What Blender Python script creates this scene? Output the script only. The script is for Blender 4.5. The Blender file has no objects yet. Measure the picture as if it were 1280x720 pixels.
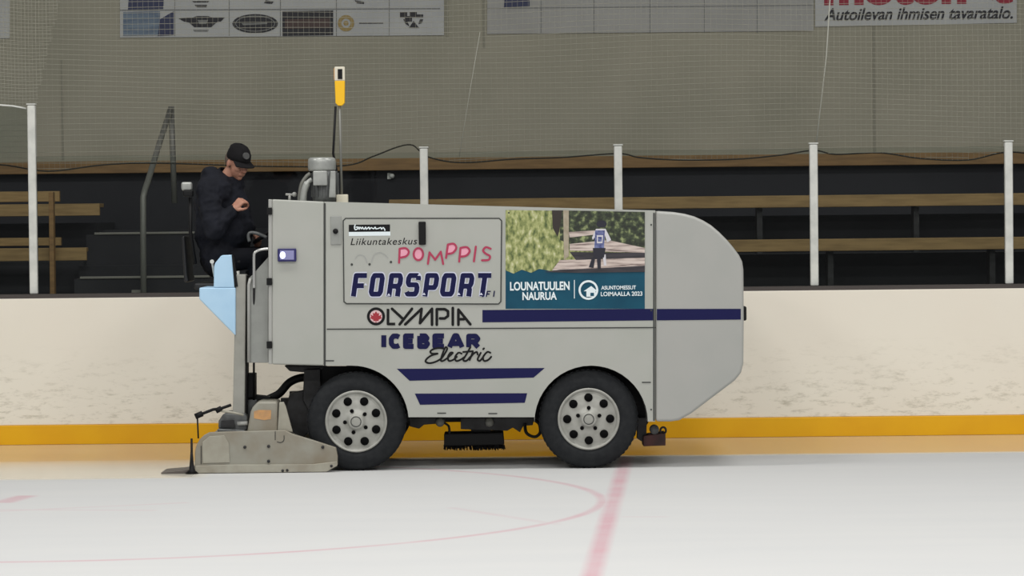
import bpy, bmesh, math, random
from mathutils import Vector, Matrix, Euler
random.seed(7)
SC = bpy.context.scene
COL = SC.collection
PI = math.pi

# ------------------------------------------------------------------ camera
F = 3825.0; CAM_H = 1.85; HORIZON = 273.0
pitch = math.atan((360 - HORIZON) / F)
ROLL = math.radians(-0.6)
cam_data = bpy.data.cameras.new('camera'); cam = bpy.data.objects.new('camera', cam_data); COL.objects.link(cam)
cam_data.sensor_width = 36; cam_data.lens = F / 1280 * 36; cam_data.clip_end = 200
CM = Matrix.Rotation(PI / 2 - pitch, 4, 'X') @ Matrix.Rotation(ROLL, 4, 'Z')
CM.translation = Vector((0, 0, CAM_H))
cam.matrix_world = CM
SC.camera = cam

def P(x, y, Y):
    """photograph pixel -> world point at depth Y"""
    d = CM.to_3x3() @ Vector(((x - 640) / F, -(y - 360) / F, -1))
    return Vector((0, 0, CAM_H)) + d * (Y / d.y)

# ------------------------------------------------------------------ materials
MATS = {}
def lin(c):
    return tuple(((v / 255 / 12.92) if v / 255 <= 0.04045 else ((v / 255 + 0.055) / 1.055) ** 2.4) for v in c) + (1,)

def mat(name, rgb, rough=0.5, metal=0.0, spec=0.5, noise=None, noise_scale=8, bump=0, emit=None, stretch=(1, 1, 1)):
    """rgb in sRGB 0-255; noise = second sRGB colour mixed in by a noise texture"""
    m = bpy.data.materials.new(name); m.use_nodes = True
    nt = m.node_tree; b = nt.nodes['Principled BSDF']
    b.inputs['Base Color'].default_value = lin(rgb)
    b.inputs['Roughness'].default_value = rough
    b.inputs['Metallic'].default_value = metal
    b.inputs['Specular IOR Level'].default_value = spec
    if noise or bump:
        tc = nt.nodes.new('ShaderNodeTexCoord'); mp = nt.nodes.new('ShaderNodeMapping')
        mp.inputs['Scale'].default_value = stretch
        n = nt.nodes.new('ShaderNodeTexNoise'); n.inputs['Scale'].default_value = noise_scale
        n.inputs['Detail'].default_value = 6
        nt.links.new(tc.outputs['Object'], mp.inputs[0]); nt.links.new(mp.outputs[0], n.inputs['Vector'])
        if noise:
            r = nt.nodes.new('ShaderNodeValToRGB')
            r.color_ramp.elements[0].position = 0.4; r.color_ramp.elements[1].position = 0.68
            r.color_ramp.elements[0].color = lin(rgb); r.color_ramp.elements[1].color = lin(noise)
            nt.links.new(n.outputs['Fac'], r.inputs[0]); nt.links.new(r.outputs[0], b.inputs['Base Color'])
        if bump:
            bp = nt.nodes.new('ShaderNodeBump'); bp.inputs['Strength'].default_value = bump; bp.inputs['Distance'].default_value = 0.01
            nt.links.new(n.outputs['Fac'], bp.inputs['Height']); nt.links.new(bp.outputs[0], b.inputs['Normal'])
    if emit:
        b.inputs['Emission Color'].default_value = lin(rgb); b.inputs['Emission Strength'].default_value = emit
    MATS[name] = m
    return m

white_paint = mat('white_paint', (172, 173, 167), 0.4, noise=(168, 170, 163), noise_scale=3)
nose_paint = mat('nose_paint', (168, 168, 164), 0.32, noise=(164, 165, 161), noise_scale=3)
grey_panel = mat('grey_panel', (150, 152, 148), 0.45, noise=(138, 140, 136))
mast_paint = mat('mast_paint', (158, 157, 150), 0.45, noise=(146, 146, 138), noise_scale=10)
light_blue = mat('light_blue', (178, 212, 238), 0.4, noise=(170, 206, 234))
navy = mat('navy', (21, 22, 72), 0.45, spec=0.2)
navy_text = mat('navy_text', (18, 20, 66), 0.5, spec=0.2)
halo = mat('halo_white', (205, 208, 226), 0.5)
black = mat('black_paint', (13, 13, 15), 0.55, spec=0.25)
dark_metal = mat('dark_metal', (48, 48, 50), 0.5, 0.3, noise=(34, 33, 33), noise_scale=14)
seam = mat('seam_dark', (58, 60, 58), 0.7)
rubber = mat('rubber', (30, 32, 35), 0.8, spec=0.25, noise=(38, 40, 42), noise_scale=22, bump=0.3)
rim_metal = mat('rim_metal', (168, 168, 162), 0.45, 0.2, noise=(156, 156, 149), noise_scale=20)
hole_black = mat('hole_black', (10, 10, 11), 0.9, spec=0.1)
steel_dirty = mat('steel_dirty', (150, 148, 137), 0.5, 0.1, noise=(134, 125, 109), noise_scale=4, bump=0.15)
steel_light = mat('steel_light', (166, 163, 150), 0.45, 0.15, noise=(148, 142, 128), noise_scale=6)
motor_grey = mat('motor_grey', (170, 172, 168), 0.35, 0.3, noise=(150, 152, 149), noise_scale=12)
motor_dark = mat('motor_dark', (104, 106, 106), 0.5, 0.3, noise=(84, 86, 86), noise_scale=20)
yellow_plastic = mat('yellow_plastic', (240, 186, 20), 0.45)
pale_plastic = mat('pale_plastic', (214, 208, 190), 0.5)
pole_grey = mat('pole_grey', (120, 120, 114), 0.45, 0.3)
chrome = mat('chrome', (200, 200, 198), 0.25, 0.6)
red_brown = mat('red_brown', (74, 34, 32), 0.6, noise=(40, 24, 24))
rust_orange = mat('rust_orange', (196, 148, 96), 0.6, noise=(168, 132, 96), noise_scale=20)
teal = mat('teal', (24, 80, 102), 0.5, spec=0.2, noise=(20, 70, 92), noise_scale=5)
sign_white = mat('sign_white', (226, 236, 240), 0.5)
crimson = mat('crimson_marker', (172, 50, 84), 0.5)
pink = mat('pink_marker', (230, 160, 180), 0.5)
faint_grey = mat('faint_grey', (160, 162, 160), 0.5)
lamp_lens = mat('lamp_lens', (215, 215, 255), 0.2, emit=1.6)
lamp_lilac = mat('lamp_lilac', (140, 140, 185), 0.3)
post_paint = mat('post_paint', (218, 219, 214), 0.4, noise=(196, 198, 194), noise_scale=9)
wood = mat('wood', (154, 126, 80), 0.6, noise=(132, 106, 64), noise_scale=6, stretch=(0.6, 6, 6))
wood_dark = mat('wood_dark', (146, 112, 68), 0.6, noise=(124, 94, 56), noise_scale=6, stretch=(0.6, 6, 6))
stand_dark = mat('stand_dark', (52, 52, 55), 0.9, spec=0.2, noise=(45, 45, 48), noise_scale=2)
stand_wall = mat('stand_wall_dark', (54, 54, 58), 0.9, spec=0.2, noise=(42, 42, 46), noise_scale=0.7)
step_edge = mat('step_edge', (128, 126, 118), 0.6)
rail_steel = mat('rail_steel', (112, 112, 106), 0.45, 0.2)
wall_grey = mat('wall_grey', (156, 153, 137), 0.85, noise=(147, 145, 129), noise_scale=1.2, bump=0.1)
banner_white = mat('banner_white', (178, 180, 178), 0.6, noise=(168, 170, 170), noise_scale=2)
banner_pale = mat('banner_pale', (160, 160, 156), 0.6, noise=(152, 152, 148), noise_scale=2)
banner_line = mat('banner_line', (122, 124, 122), 0.7)
logo_dark = mat('logo_dark', (34, 34, 40), 0.6)
logo_blue = mat('logo_blue', (48, 54, 84), 0.6)
logo_sea = mat('logo_sea', (112, 128, 142), 0.6, noise=(74, 90, 114), noise_scale=3, stretch=(1, 1, 5))
logo_brown = mat('logo_brown', (72, 56, 52), 0.6)
logo_gold = mat('logo_gold', (150, 130, 78), 0.6)
logo_red = mat('logo_red', (142, 28, 50), 0.6)
twine = mat('twine', (168, 166, 152), 0.8)
twine_pale = mat('twine_pale', (172, 170, 156), 0.8)
cord_dark = mat('cord_dark', (44, 42, 36), 0.9)
cord_pale = mat('cord_pale', (176, 176, 166), 0.9)
skin = mat('skin', (178, 130, 109), 0.6, noise=(166, 116, 97), noise_scale=18)
jacket_cloth = mat('jacket_cloth', (19, 21, 29), 0.85, spec=0.25, noise=(25, 27, 36), noise_scale=9, bump=0.5)
trouser_cloth = mat('trouser_cloth', (18, 19, 25), 0.9, spec=0.2, noise=(24, 25, 31), noise_scale=12, bump=0.4)
cap_cloth = mat('cap_cloth', (20, 19, 21), 0.9, spec=0.2, noise=(25, 24, 26), noise_scale=20)
patch_grey = mat('patch_grey', (78, 78, 78), 0.8)
hair_grey = mat('hair_grey', (96, 82, 72), 0.9)
seat_vinyl = mat('seat_vinyl', (24, 25, 28), 0.5)
yellow_kick = mat('yellow_kick', (236, 176, 1), 0.4, noise=(230, 167, 1), noise_scale=3)
alu_dark = mat('alu_dark', (74, 68, 66), 0.5, 0.2)

def board_material():
    m = bpy.data.materials.new('rink_board'); m.use_nodes = True; nt = m.node_tree
    b = nt.nodes['Principled BSDF']; b.inputs['Roughness'].default_value = 0.42
    g = nt.nodes.new('ShaderNodeNewGeometry')
    # scuffs: stretched noise, stronger in the puck-height band
    mp = nt.nodes.new('ShaderNodeMapping'); mp.inputs['Scale'].default_value = (8, 1, 26)
    n = nt.nodes.new('ShaderNodeTexNoise'); n.inputs['Scale'].default_value = 1.0; n.inputs['Detail'].default_value = 8; n.inputs['Roughness'].default_value = 0.7
    nt.links.new(g.outputs['Position'], mp.inputs[0]); nt.links.new(mp.outputs[0], n.inputs['Vector'])
    r = nt.nodes.new('ShaderNodeMapRange'); r.inputs[1].default_value = 0.52; r.inputs[2].default_value = 0.8
    nt.links.new(n.outputs['Fac'], r.inputs[0])
    sx = nt.nodes.new('ShaderNodeSeparateXYZ'); nt.links.new(g.outputs['Position'], sx.inputs[0])
    band = nt.nodes.new('ShaderNodeMapRange'); band.inputs[1].default_value = 0.85; band.inputs[2].default_value = 0.3
    nt.links.new(sx.outputs['Z'], band.inputs[0])
    mu = nt.nodes.new('ShaderNodeMath'); mu.operation = 'MULTIPLY'
    nt.links.new(r.outputs[0], mu.inputs[0]); nt.links.new(band.outputs[0], mu.inputs[1])
    # large tone variation
    n2 = nt.nodes.new('ShaderNodeTexNoise'); n2.inputs['Scale'].default_value = 0.9; n2.inputs['Detail'].default_value = 3
    nt.links.new(g.outputs['Position'], n2.inputs['Vector'])
    base = nt.nodes.new('ShaderNodeMixRGB'); base.inputs[1].default_value = lin((242, 237, 225)); base.inputs[2].default_value = lin((237, 228, 215))
    nt.links.new(n2.outputs['Fac'], base.inputs[0])
    dirt = nt.nodes.new('ShaderNodeMixRGB'); dirt.inputs[2].default_value = lin((168, 160, 140))
    nt.links.new(base.outputs[0], dirt.inputs[1]); nt.links.new(mu.outputs[0], dirt.inputs[0])
    nt.links.new(dirt.outputs[0], b.inputs['Base Color'])
    return m
board_white = board_material()

def ice_material():
    m = bpy.data.materials.new('rink_ice'); m.use_nodes = True; nt = m.node_tree; L = nt.links
    b = nt.nodes['Principled BSDF']
    g = nt.nodes.new('ShaderNodeNewGeometry'); sx = nt.nodes.new('ShaderNodeSeparateXYZ'); L.new(g.outputs['Position'], sx.inputs[0])
    def math_(op, a, bb=None, c=None):
        n = nt.nodes.new('ShaderNodeMath'); n.operation = op
        for i, v in enumerate((a, bb, c)):
            if v is None: continue
            if isinstance(v, (int, float)): n.inputs[i].default_value = v
            else: L.new(v, n.inputs[i])
        return n.outputs[0]
    def rng(v, a, bb, c=0, d=1):
        n = nt.nodes.new('ShaderNodeMapRange'); n.inputs[1].default_value = a; n.inputs[2].default_value = bb
        n.inputs[3].default_value = c; n.inputs[4].default_value = d; L.new(v, n.inputs[0]); return n.outputs[0]
    def noise(scale, stretch, detail=5):
        mp = nt.nodes.new('ShaderNodeMapping'); mp.inputs['Scale'].default_value = stretch
        n = nt.nodes.new('ShaderNodeTexNoise'); n.inputs['Scale'].default_value = scale; n.inputs['Detail'].default_value = detail
        L.new(g.outputs['Position'], mp.inputs[0]); L.new(mp.outputs[0], n.inputs['Vector']); return n.outputs['Fac']
    X, Y = sx.outputs['X'], sx.outputs['Y']
    wob = noise(0.8, (1, 1, 1))
    # freshly wetted lane along the boards: a line across the rink
    Yw = math_('ADD', Y, math_('MULTIPLY', math_('SUBTRACT', wob, 0.5), 0.2))
    wet = rng(Yw, WET_FAR - 0.12, WET_FAR + 0.12)                 # lane wetted on the pass before, next to the boards
    fresh = math_('MULTIPLY', rng(Yw, WET_NEAR - 0.08, WET_NEAR + 0.08), rng(X, WET_X + 0.1, WET_X - 0.1))   # film just laid behind the machine
    wet = math_('MAXIMUM', wet, math_('MULTIPLY', fresh, 0.9))
    snow = noise(1.6, (0.35, 1.6, 1))
    c1 = nt.nodes.new('ShaderNodeMixRGB'); c1.inputs[1].default_value = lin((205, 205, 204)); c1.inputs[2].default_value = lin((197, 198, 199))
    L.new(snow, c1.inputs[0])
    fade = rng(noise(2.2, (1, 1, 1)), 0.3, 0.7, 0.55, 1.0)
    # face-off circle
    dx = math_('SUBTRACT', X, CIRC[0]); dy = math_('SUBTRACT', Y, CIRC[1])
    rad = math_('SQRT', math_('ADD', math_('MULTIPLY', dx, dx), math_('MULTIPLY', dy, dy)))
    ring = rng(math_('ABSOLUTE', math_('SUBTRACT', rad, CIRC[2])), 0.012, 0.05, 1, 0)
    ring = math_('MULTIPLY', math_('MULTIPLY', ring, fade), 0.46)
    # goal line
    ld = math_('ABSOLUTE', math_('SUBTRACT', X, math_('ADD', GOAL[0], math_('MULTIPLY', math_('SUBTRACT', Y, GOAL[1]), GOAL[2]))))
    line = rng(ld, 0.02, 0.075, 1, 0)
    line = math_('MULTIPLY', math_('MULTIPLY', line, fade), 0.6)
    # short hash mark and faint cross lines
    def seg(p, q, w):
        vx, vy = q[0] - p[0], q[1] - p[1]; ln = math.hypot(vx, vy); vx /= ln; vy /= ln
        ax = math_('SUBTRACT', X, p[0]); ay = math_('SUBTRACT', Y, p[1])
        t = math_('ADD', math_('MULTIPLY', ax, vx), math_('MULTIPLY', ay, vy))
        s = math_('ABSOLUTE', math_('SUBTRACT', math_('MULTIPLY', ax, vy), math_('MULTIPLY', ay, vx)))
        return math_('MULTIPLY', rng(s, w * 0.4, w, 1, 0), math_('MULTIPLY', rng(t, 0, 0.05), rng(t, ln - 0.05, ln, 1, 0)))
    marks = None
    for p, q, w, k in HASHES:
        v = math_('MULTIPLY', math_('MULTIPLY', seg(p, q, w), fade), k)
        marks = v if marks is None else math_('MAXIMUM', marks, v)
    red = math_('MAXIMUM', math_('MAXIMUM', ring, line), marks)
    c2 = nt.nodes.new('ShaderNodeMixRGB'); c2.inputs[2].default_value = lin((196, 124, 142))
    L.new(c1.outputs[0], c2.inputs[1]); L.new(red, c2.inputs[0])
    c3 = nt.nodes.new('ShaderNodeMixRGB'); c3.inputs[2].default_value = lin((216, 210, 194))
    L.new(c2.outputs[0], c3.inputs[1]); L.new(wet, c3.inputs[0])
    L.new(c3.outputs[0], b.inputs['Base Color'])
    L.new(rng(wet, 0, 1, 0.62, 0.05), b.inputs['Roughness'])
    L.new(rng(wet, 0, 1, 0.12, 0.5), b.inputs['Specular IOR Level'])
    b.inputs['IOR'].default_value = 1.33
    return m

def G(x, y):
    """photograph pixel -> point on the ice"""
    d = CM.to_3x3() @ Vector(((x - 640) / F, -(y - 360) / F, -1))
    return Vector((0, 0, CAM_H)) + d * (CAM_H / -d.z)
WET_FAR = G(640, 572).y; WET_NEAR = G(640, 593).y; WET_X = G(245, 596).x
def circle3(p, q, r):
    ax, ay, bx, by, cx, cy = p.x, p.y, q.x, q.y, r.x, r.y
    d = 2 * (ax * (by - cy) + bx * (cy - ay) + cx * (ay - by))
    ux = ((ax**2 + ay**2) * (by - cy) + (bx**2 + by**2) * (cy - ay) + (cx**2 + cy**2) * (ay - by)) / d
    uy = ((ax**2 + ay**2) * (cx - bx) + (bx**2 + by**2) * (ax - cx) + (cx**2 + cy**2) * (bx - ax)) / d
    return ux, uy, math.hypot(ax - ux, ay - uy)
CIRC = circle3(G(640, 595), G(753, 626), G(200, 698))
g0, g1 = G(777, 592), G(741, 715)
GOAL = (g0.x, g0.y, (g1.x - g0.x) / (g1.y - g0.y))
HASHES = []
for p, q, w, k in (((0, 629), (36, 619), 0.1, 0.5), ((-20, 640), (240, 628), 0.05, 0.18), ((-10, 637), (200, 638), 0.05, 0.18), ((560, 634), (700, 656), 0.05, 0.16), ((770, 646), (840, 646), 0.04, 0.16)):
    p, q = G(*p), G(*q); HASHES.append(((p.x, p.y), (q.x, q.y), w, k))
ice_mat = ice_material()

def glass_material():
    m = bpy.data.materials.new('rink_glass'); m.use_nodes = True; nt = m.node_tree
    nt.nodes.remove(nt.nodes['Principled BSDF'])
    t = nt.nodes.new('ShaderNodeBsdfTransparent'); t.inputs[0].default_value = (0.9, 0.92, 0.91, 1)
    gl = nt.nodes.new('ShaderNodeBsdfGlossy'); gl.inputs['Roughness'].default_value = 0.03
    fr = nt.nodes.new('ShaderNodeFresnel'); fr.inputs[0].default_value = 1.3
    mx = nt.nodes.new('ShaderNodeMixShader')
    nt.links.new(fr.outputs[0], mx.inputs[0]); nt.links.new(t.outputs[0], mx.inputs[1]); nt.links.new(gl.outputs[0], mx.inputs[2])
    nt.links.new(mx.outputs[0], nt.nodes['Material Output'].inputs[0])
    return m
glass = glass_material()

def foliage(name, stops, scale, stretch=(1, 1, 1)):
    m = bpy.data.materials.new(name); m.use_nodes = True; nt = m.node_tree; b = nt.nodes['Principled BSDF']; b.inputs['Roughness'].default_value = 0.45
    tc = nt.nodes.new('ShaderNodeTexCoord'); mp = nt.nodes.new('ShaderNodeMapping'); mp.inputs['Scale'].default_value = stretch
    n = nt.nodes.new('ShaderNodeTexNoise'); n.inputs['Scale'].default_value = scale; n.inputs['Detail'].default_value = 4
    r = nt.nodes.new('ShaderNodeValToRGB')
    while len(r.color_ramp.elements) < len(stops): r.color_ramp.elements.new(0.5)
    for e, (p, cc) in zip(r.color_ramp.elements, stops): e.position = p; e.color = lin(cc)
    nt.links.new(tc.outputs['Object'], mp.inputs[0]); nt.links.new(mp.outputs[0], n.inputs['Vector'])
    nt.links.new(n.outputs['Fac'], r.inputs[0]); nt.links.new(r.outputs[0], b.inputs['Base Color'])
    return m
bush_print = foliage('bush_print', ((0.32, (72, 88, 48)), (0.46, (132, 140, 84)), (0.56, (166, 170, 112)), (0.72, (206, 206, 168))), 26, (1.2, 1, 0.7))
tree_print = foliage('tree_print', ((0.42, (34, 40, 30)), (0.55, (66, 76, 52)), (0.7, (150, 160, 110))), 24)
path_print = foliage('path_print', ((0.35, (112, 96, 92)), (0.5, (196, 180, 172)), (0.65, (214, 200, 192))), 9, (0.5, 1, 6))
shade_print = foliage('shade_print', ((0.35, (36, 34, 40)), (0.6, (60, 56, 62))), 9, (0.5, 1, 4))
trunk_print = mat('trunk_print', (170, 160, 140), 0.5, noise=(150, 138, 118), noise_scale=20)
bark_print = mat('bark_print', (46, 38, 34), 0.5)
kid_blue = mat('kid_blue', (58, 66, 120), 0.5, noise=(120, 128, 170), noise_scale=40)
kid_white = mat('kid_white', (206, 204, 210), 0.5)
kid_dark = mat('kid_dark', (30, 30, 44), 0.5)

# ------------------------------------------------------------------ builders
ORG = {}
def tag(o, label=None, cat=None, group=None, kind=None):
    if label: o['label'] = label
    if cat: o['category'] = cat
    if group: o['group'] = group
    if kind: o['kind'] = kind
    return o

def empty(name, loc, label, cat, group=None):
    o = bpy.data.objects.new(name, None); COL.objects.link(o); o.location = loc
    o.empty_display_size = 0.2
    ORG[o] = Vector(loc)
    return tag(o, label, cat, group)

class B:
    def __init__(s): s.bm = bmesh.new(); s.mi = 0
    def face(s, vs, smooth=False):
        try:
            f = s.bm.faces.new([s.bm.verts.new(v) for v in vs]); f.material_index = s.mi; f.smooth = smooth; return f
        except ValueError: return None
    def box(s, lo, hi):
        x0, y0, z0 = lo; x1, y1, z1 = hi
        v = [s.bm.verts.new(p) for p in ((x0,y0,z0),(x1,y0,z0),(x1,y1,z0),(x0,y1,z0),(x0,y0,z1),(x1,y0,z1),(x1,y1,z1),(x0,y1,z1))]
        for i in ((3,2,1,0),(4,5,6,7),(0,1,5,4),(1,2,6,5),(2,3,7,6),(3,0,4,7)):
            s.bm.faces.new([v[k] for k in i]).material_index = s.mi
        return s
    def ext(s, pts, y0, y1):
        """(x,z) outline pushed from depth y0 to y1"""
        area = sum(pts[i][0] * pts[(i + 1) % len(pts)][1] - pts[(i + 1) % len(pts)][0] * pts[i][1] for i in range(len(pts)))
        if area < 0: pts = pts[::-1]
        n = len(pts)
        A = [s.bm.verts.new((p[0], y0, p[1])) for p in pts]; C = [s.bm.verts.new((p[0], y1, p[1])) for p in pts]
        s.bm.faces.new(A).material_index = s.mi; s.bm.faces.new(C[::-1]).material_index = s.mi
        for i in range(n):
            j = (i + 1) % n
            s.bm.faces.new((A[j], A[i], C[i], C[j])).material_index = s.mi
        return s
    def tube(s, pts, r, n=8, cap=True):
        pts = [Vector(p) for p in pts]; rings = []
        rs = r if isinstance(r, (list, tuple)) else [r] * len(pts)
        up = None
        for i, p in enumerate(pts):
            t = (pts[min(i + 1, len(pts) - 1)] - pts[max(i - 1, 0)]).normalized()
            if up is None:
                up = Vector((0, 0, 1)) if abs(t.z) < 0.9 else Vector((0, 1, 0))
            side = t.cross(up).normalized(); up = side.cross(t).normalized()
            rings.append([s.bm.verts.new(p + (side * math.cos(2 * PI * k / n) + up * math.sin(2 * PI * k / n)) * rs[i]) for k in range(n)])
        for a_, b_ in zip(rings, rings[1:]):
            for k in range(n):
                f = s.bm.faces.new((a_[k], a_[(k + 1) % n], b_[(k + 1) % n], b_[k])); f.smooth = n > 4; f.material_index = s.mi
        if cap:
            s.bm.faces.new(rings[0][::-1]).material_index = s.mi; s.bm.faces.new(rings[-1]).material_index = s.mi
        return s
    def lathe(s, prof, centre, axis='y', n=48, caps=True):
        """prof: list of (radius, offset along axis)"""
        c = Vector(centre); rings = []
        for r, t in prof:
            ring = []
            for k in range(n):
                u, w = r * math.cos(2 * PI * k / n), r * math.sin(2 * PI * k / n)
                ring.append(s.bm.verts.new(c + (Vector((u, t, w)) if axis == 'y' else Vector((u, w, t)))))
            rings.append(ring)
        for a_, b_ in zip(rings, rings[1:]):
            for k in range(n):
                f = s.bm.faces.new((a_[k], a_[(k + 1) % n], b_[(k + 1) % n], b_[k])); f.smooth = True; f.material_index = s.mi
        for ring in (rings[0], rings[-1][::-1]) if caps else ():
            s.bm.faces.new(ring).material_index = s.mi
        return s
    def ball(s, c, rad, rot=None, n=16):
        c = Vector(c); M = rot or Matrix.Identity(3)
        r = bmesh.ops.create_uvsphere(s.bm, u_segments=n, v_segments=n // 2 + 2, radius=1)
        for v in r['verts']:
            v.co = c + M @ Vector((v.co.x * rad[0], v.co.y * rad[1], v.co.z * rad[2]))
            for f in v.link_faces: f.smooth = True; f.material_index = s.mi
        return s
    def cap(s, p, q, r0, r1, n=14):
        """round-ended tapered limb"""
        p, q = Vector(p), Vector(q); d = q - p; ln = d.length; t = d.normalized()
        prof = [(p - t * r0 * math.cos(a), r0 * math.sin(a)) for a in (0.25, 0.7, 1.1)] + [(p, r0), (q, r1)] + [(q + t * r1 * math.cos(a), r1 * math.sin(a)) for a in (1.1, 0.7, 0.25)]
        return s.tube([a for a, b in prof], [b for a, b in prof], n)
    def build(s, name, mats, parent=None, bevel=0, smooth=None, split=False):
        if split:                                            # each loose piece becomes an object of its own
            left = set(s.bm.faces); out = []
            while left:
                todo = [left.pop()]; grp = []
                while todo:
                    f = todo.pop(); grp.append(f)
                    for v in f.verts:
                        for g in v.link_faces:
                            if g in left: left.discard(g); todo.append(g)
                c = B(); c.keep = getattr(s, 'keep', False); m = {}
                for f in grp:
                    for v in f.verts:
                        if v not in m: m[v] = c.bm.verts.new(v.co)
                    nf = c.bm.faces.new([m[v] for v in f.verts]); nf.smooth = f.smooth; nf.material_index = f.material_index
                out.append(c)
            s.bm.free()
            return [c.build(name, mats, parent, bevel) for c in out]
        bmesh.ops.recalc_face_normals(s.bm, faces=s.bm.faces[:]) if not getattr(s, 'keep', False) else 0
        lo = Vector((1e9,) * 3); hi = Vector((-1e9,) * 3)
        for v in s.bm.verts:
            for i in range(3): lo[i] = min(lo[i], v.co[i]); hi[i] = max(hi[i], v.co[i])
        org = Vector(((lo.x + hi.x) / 2, (lo.y + hi.y) / 2, lo.z))
        for v in s.bm.verts: v.co -= org
        me = bpy.data.meshes.new(name); s.bm.to_mesh(me); s.bm.free()
        for m in (mats if isinstance(mats, (list, tuple)) else [mats]): me.materials.append(m)
        o = bpy.data.objects.new(name, me); COL.objects.link(o)
        ORG[o] = org
        if parent: o.parent = parent; o.location = org - ORG[parent]
        else: o.location = org
        if bevel:
            bv = o.modifiers.new('bevel', 'BEVEL'); bv.width = bevel; bv.segments = 3; bv.limit_method = 'ANGLE'; bv.angle_limit = math.radians(40)
            wn = o.modifiers.new('wn', 'WEIGHTED_NORMAL'); wn.keep_sharp = True
            for p_ in me.polygons: p_.use_smooth = True
        return o

def remesh(o, voxel, smooth_iter=4, factor=0.5):
    r = o.modifiers.new('r', 'REMESH'); r.mode = 'VOXEL'; r.voxel_size = voxel; r.use_smooth_shade = True
    sm = o.modifiers.new('s', 'SMOOTH'); sm.factor = factor; sm.iterations = smooth_iter
    dg = bpy.context.evaluated_depsgraph_get(); me = bpy.data.meshes.new_from_object(o.evaluated_get(dg))
    o.modifiers.clear(); old = o.data; o.data = me
    if not me.materials:
        for m in old.materials: me.materials.append(m)
    for p_ in me.polygons: p_.use_smooth = True
    return o

def smooth_line(pts, k=6):
    pts = [Vector(p) if len(p) == 3 else Vector((p[0], p[1], 0)) for p in pts]; out = []
    for i in range(len(pts) - 1):
        p0, p1, p2, p3 = pts[max(i - 1, 0)], pts[i], pts[i + 1], pts[min(i + 2, len(pts) - 1)]
        for j in range(k):
            t = j / k
            out.append(0.5 * ((2 * p1) + (p2 - p0) * t + (2 * p0 - 5 * p1 + 4 * p2 - p3) * t * t + (3 * p1 - p0 - 3 * p2 + p3) * t ** 3))
    out.append(pts[-1]); return out

# flat graphics on an upright surface at depth Y (facing the rink)
def flat(b, pts, Y, m=0):
    b.keep = True; b.mi = m; b.n = (getattr(b, 'n', 0) + 1) % 130; Y = Y - b.n * 8e-6
    w = [P(p[0], p[1], Y) for p in pts]
    area = sum(w[i].x * w[(i + 1) % len(w)].z - w[(i + 1) % len(w)].x * w[i].z for i in range(len(w)))
    if area < 0: w = w[::-1]
    b.face(w)
def disc_pts(cx, cy, rx, ry=None, n=28):
    ry = ry or rx
    return [(cx + rx * math.cos(2 * PI * k / n), cy + ry * math.sin(2 * PI * k / n)) for k in range(n)]
def stroke(b, pts, w, Y, m=0, joints=True):
    pts = [(p[0], p[1]) for p in pts]
    for p, q in zip(pts, pts[1:]):
        dx, dy = q[0] - p[0], q[1] - p[1]; L_ = math.hypot(dx, dy) or 1e-6
        nx, ny = -dy / L_ * w / 2, dx / L_ * w / 2
        flat(b, [(p[0] + nx, p[1] + ny), (q[0] + nx, q[1] + ny), (q[0] - nx, q[1] - ny), (p[0] - nx, p[1] - ny)], Y, m)
    if joints:
        for p in (pts[1:-1] if joints == 'inner' else pts): flat(b, disc_pts(p[0], p[1], w / 2, n=10), Y, m)
def stroke_ring(b, cx, cy, r, w, Y, m=0, ry=None):
    ry = ry or r; n = 32
    for k in range(n):
        a0, a1 = 2 * PI * k / n, 2 * PI * (k + 1) / n
        flat(b, [(cx + (r + s * w / 2) * math.cos(a), cy + (ry + s * w / 2) * math.sin(a)) for s, a in ((1, a0), (1, a1), (-1, a1), (-1, a0))], Y, m)

def lettering(text, box, Y, m, parent, shear=0, bold=0.0, name='lettering', spacing=1.0):
    """words fitted into a photograph box (x0, y0, x1, y1) on the surface at depth Y"""
    cu = bpy.data.curves.new('t', 'FONT'); cu.body = text; cu.shear = shear; cu.offset = bold; cu.space_character = spacing; cu.fill_mode = 'FRONT'
    t = bpy.data.objects.new('t', cu); COL.objects.link(t)
    dg = bpy.context.evaluated_depsgraph_get(); me = bpy.data.meshes.new_from_object(t.evaluated_get(dg))
    bpy.data.objects.remove(t); bpy.data.curves.remove(cu)
    xs = [v.co.x for v in me.vertices]; ys = [v.co.y for v in me.vertices]
    x0, x1, y0, y1 = min(xs), max(xs), min(ys), max(ys)
    A, C = P(box[0], box[3], Y), P(box[2], box[1], Y)
    A0, C0 = P(box[0], box[1], Y), P(box[2], box[3], Y)
    lx, rx = (A.x + A0.x) / 2, (C.x + C0.x) / 2; lz, hz = (A.z + C0.z) / 2, (C.z + A0.z) / 2
    org = Vector((lx, Y, lz))
    for v in me.vertices:
        v.co = Vector(((v.co.x - x0) / (x1 - x0) * (rx - lx), 0, (v.co.y - y0) / (y1 - y0) * (hz - lz)))
    me.materials.clear(); me.materials.append(m)
    o = bpy.data.objects.new(name, me); COL.objects.link(o); ORG[o] = org
    o.parent = parent; o.location = org - ORG[parent]
    return o

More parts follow.
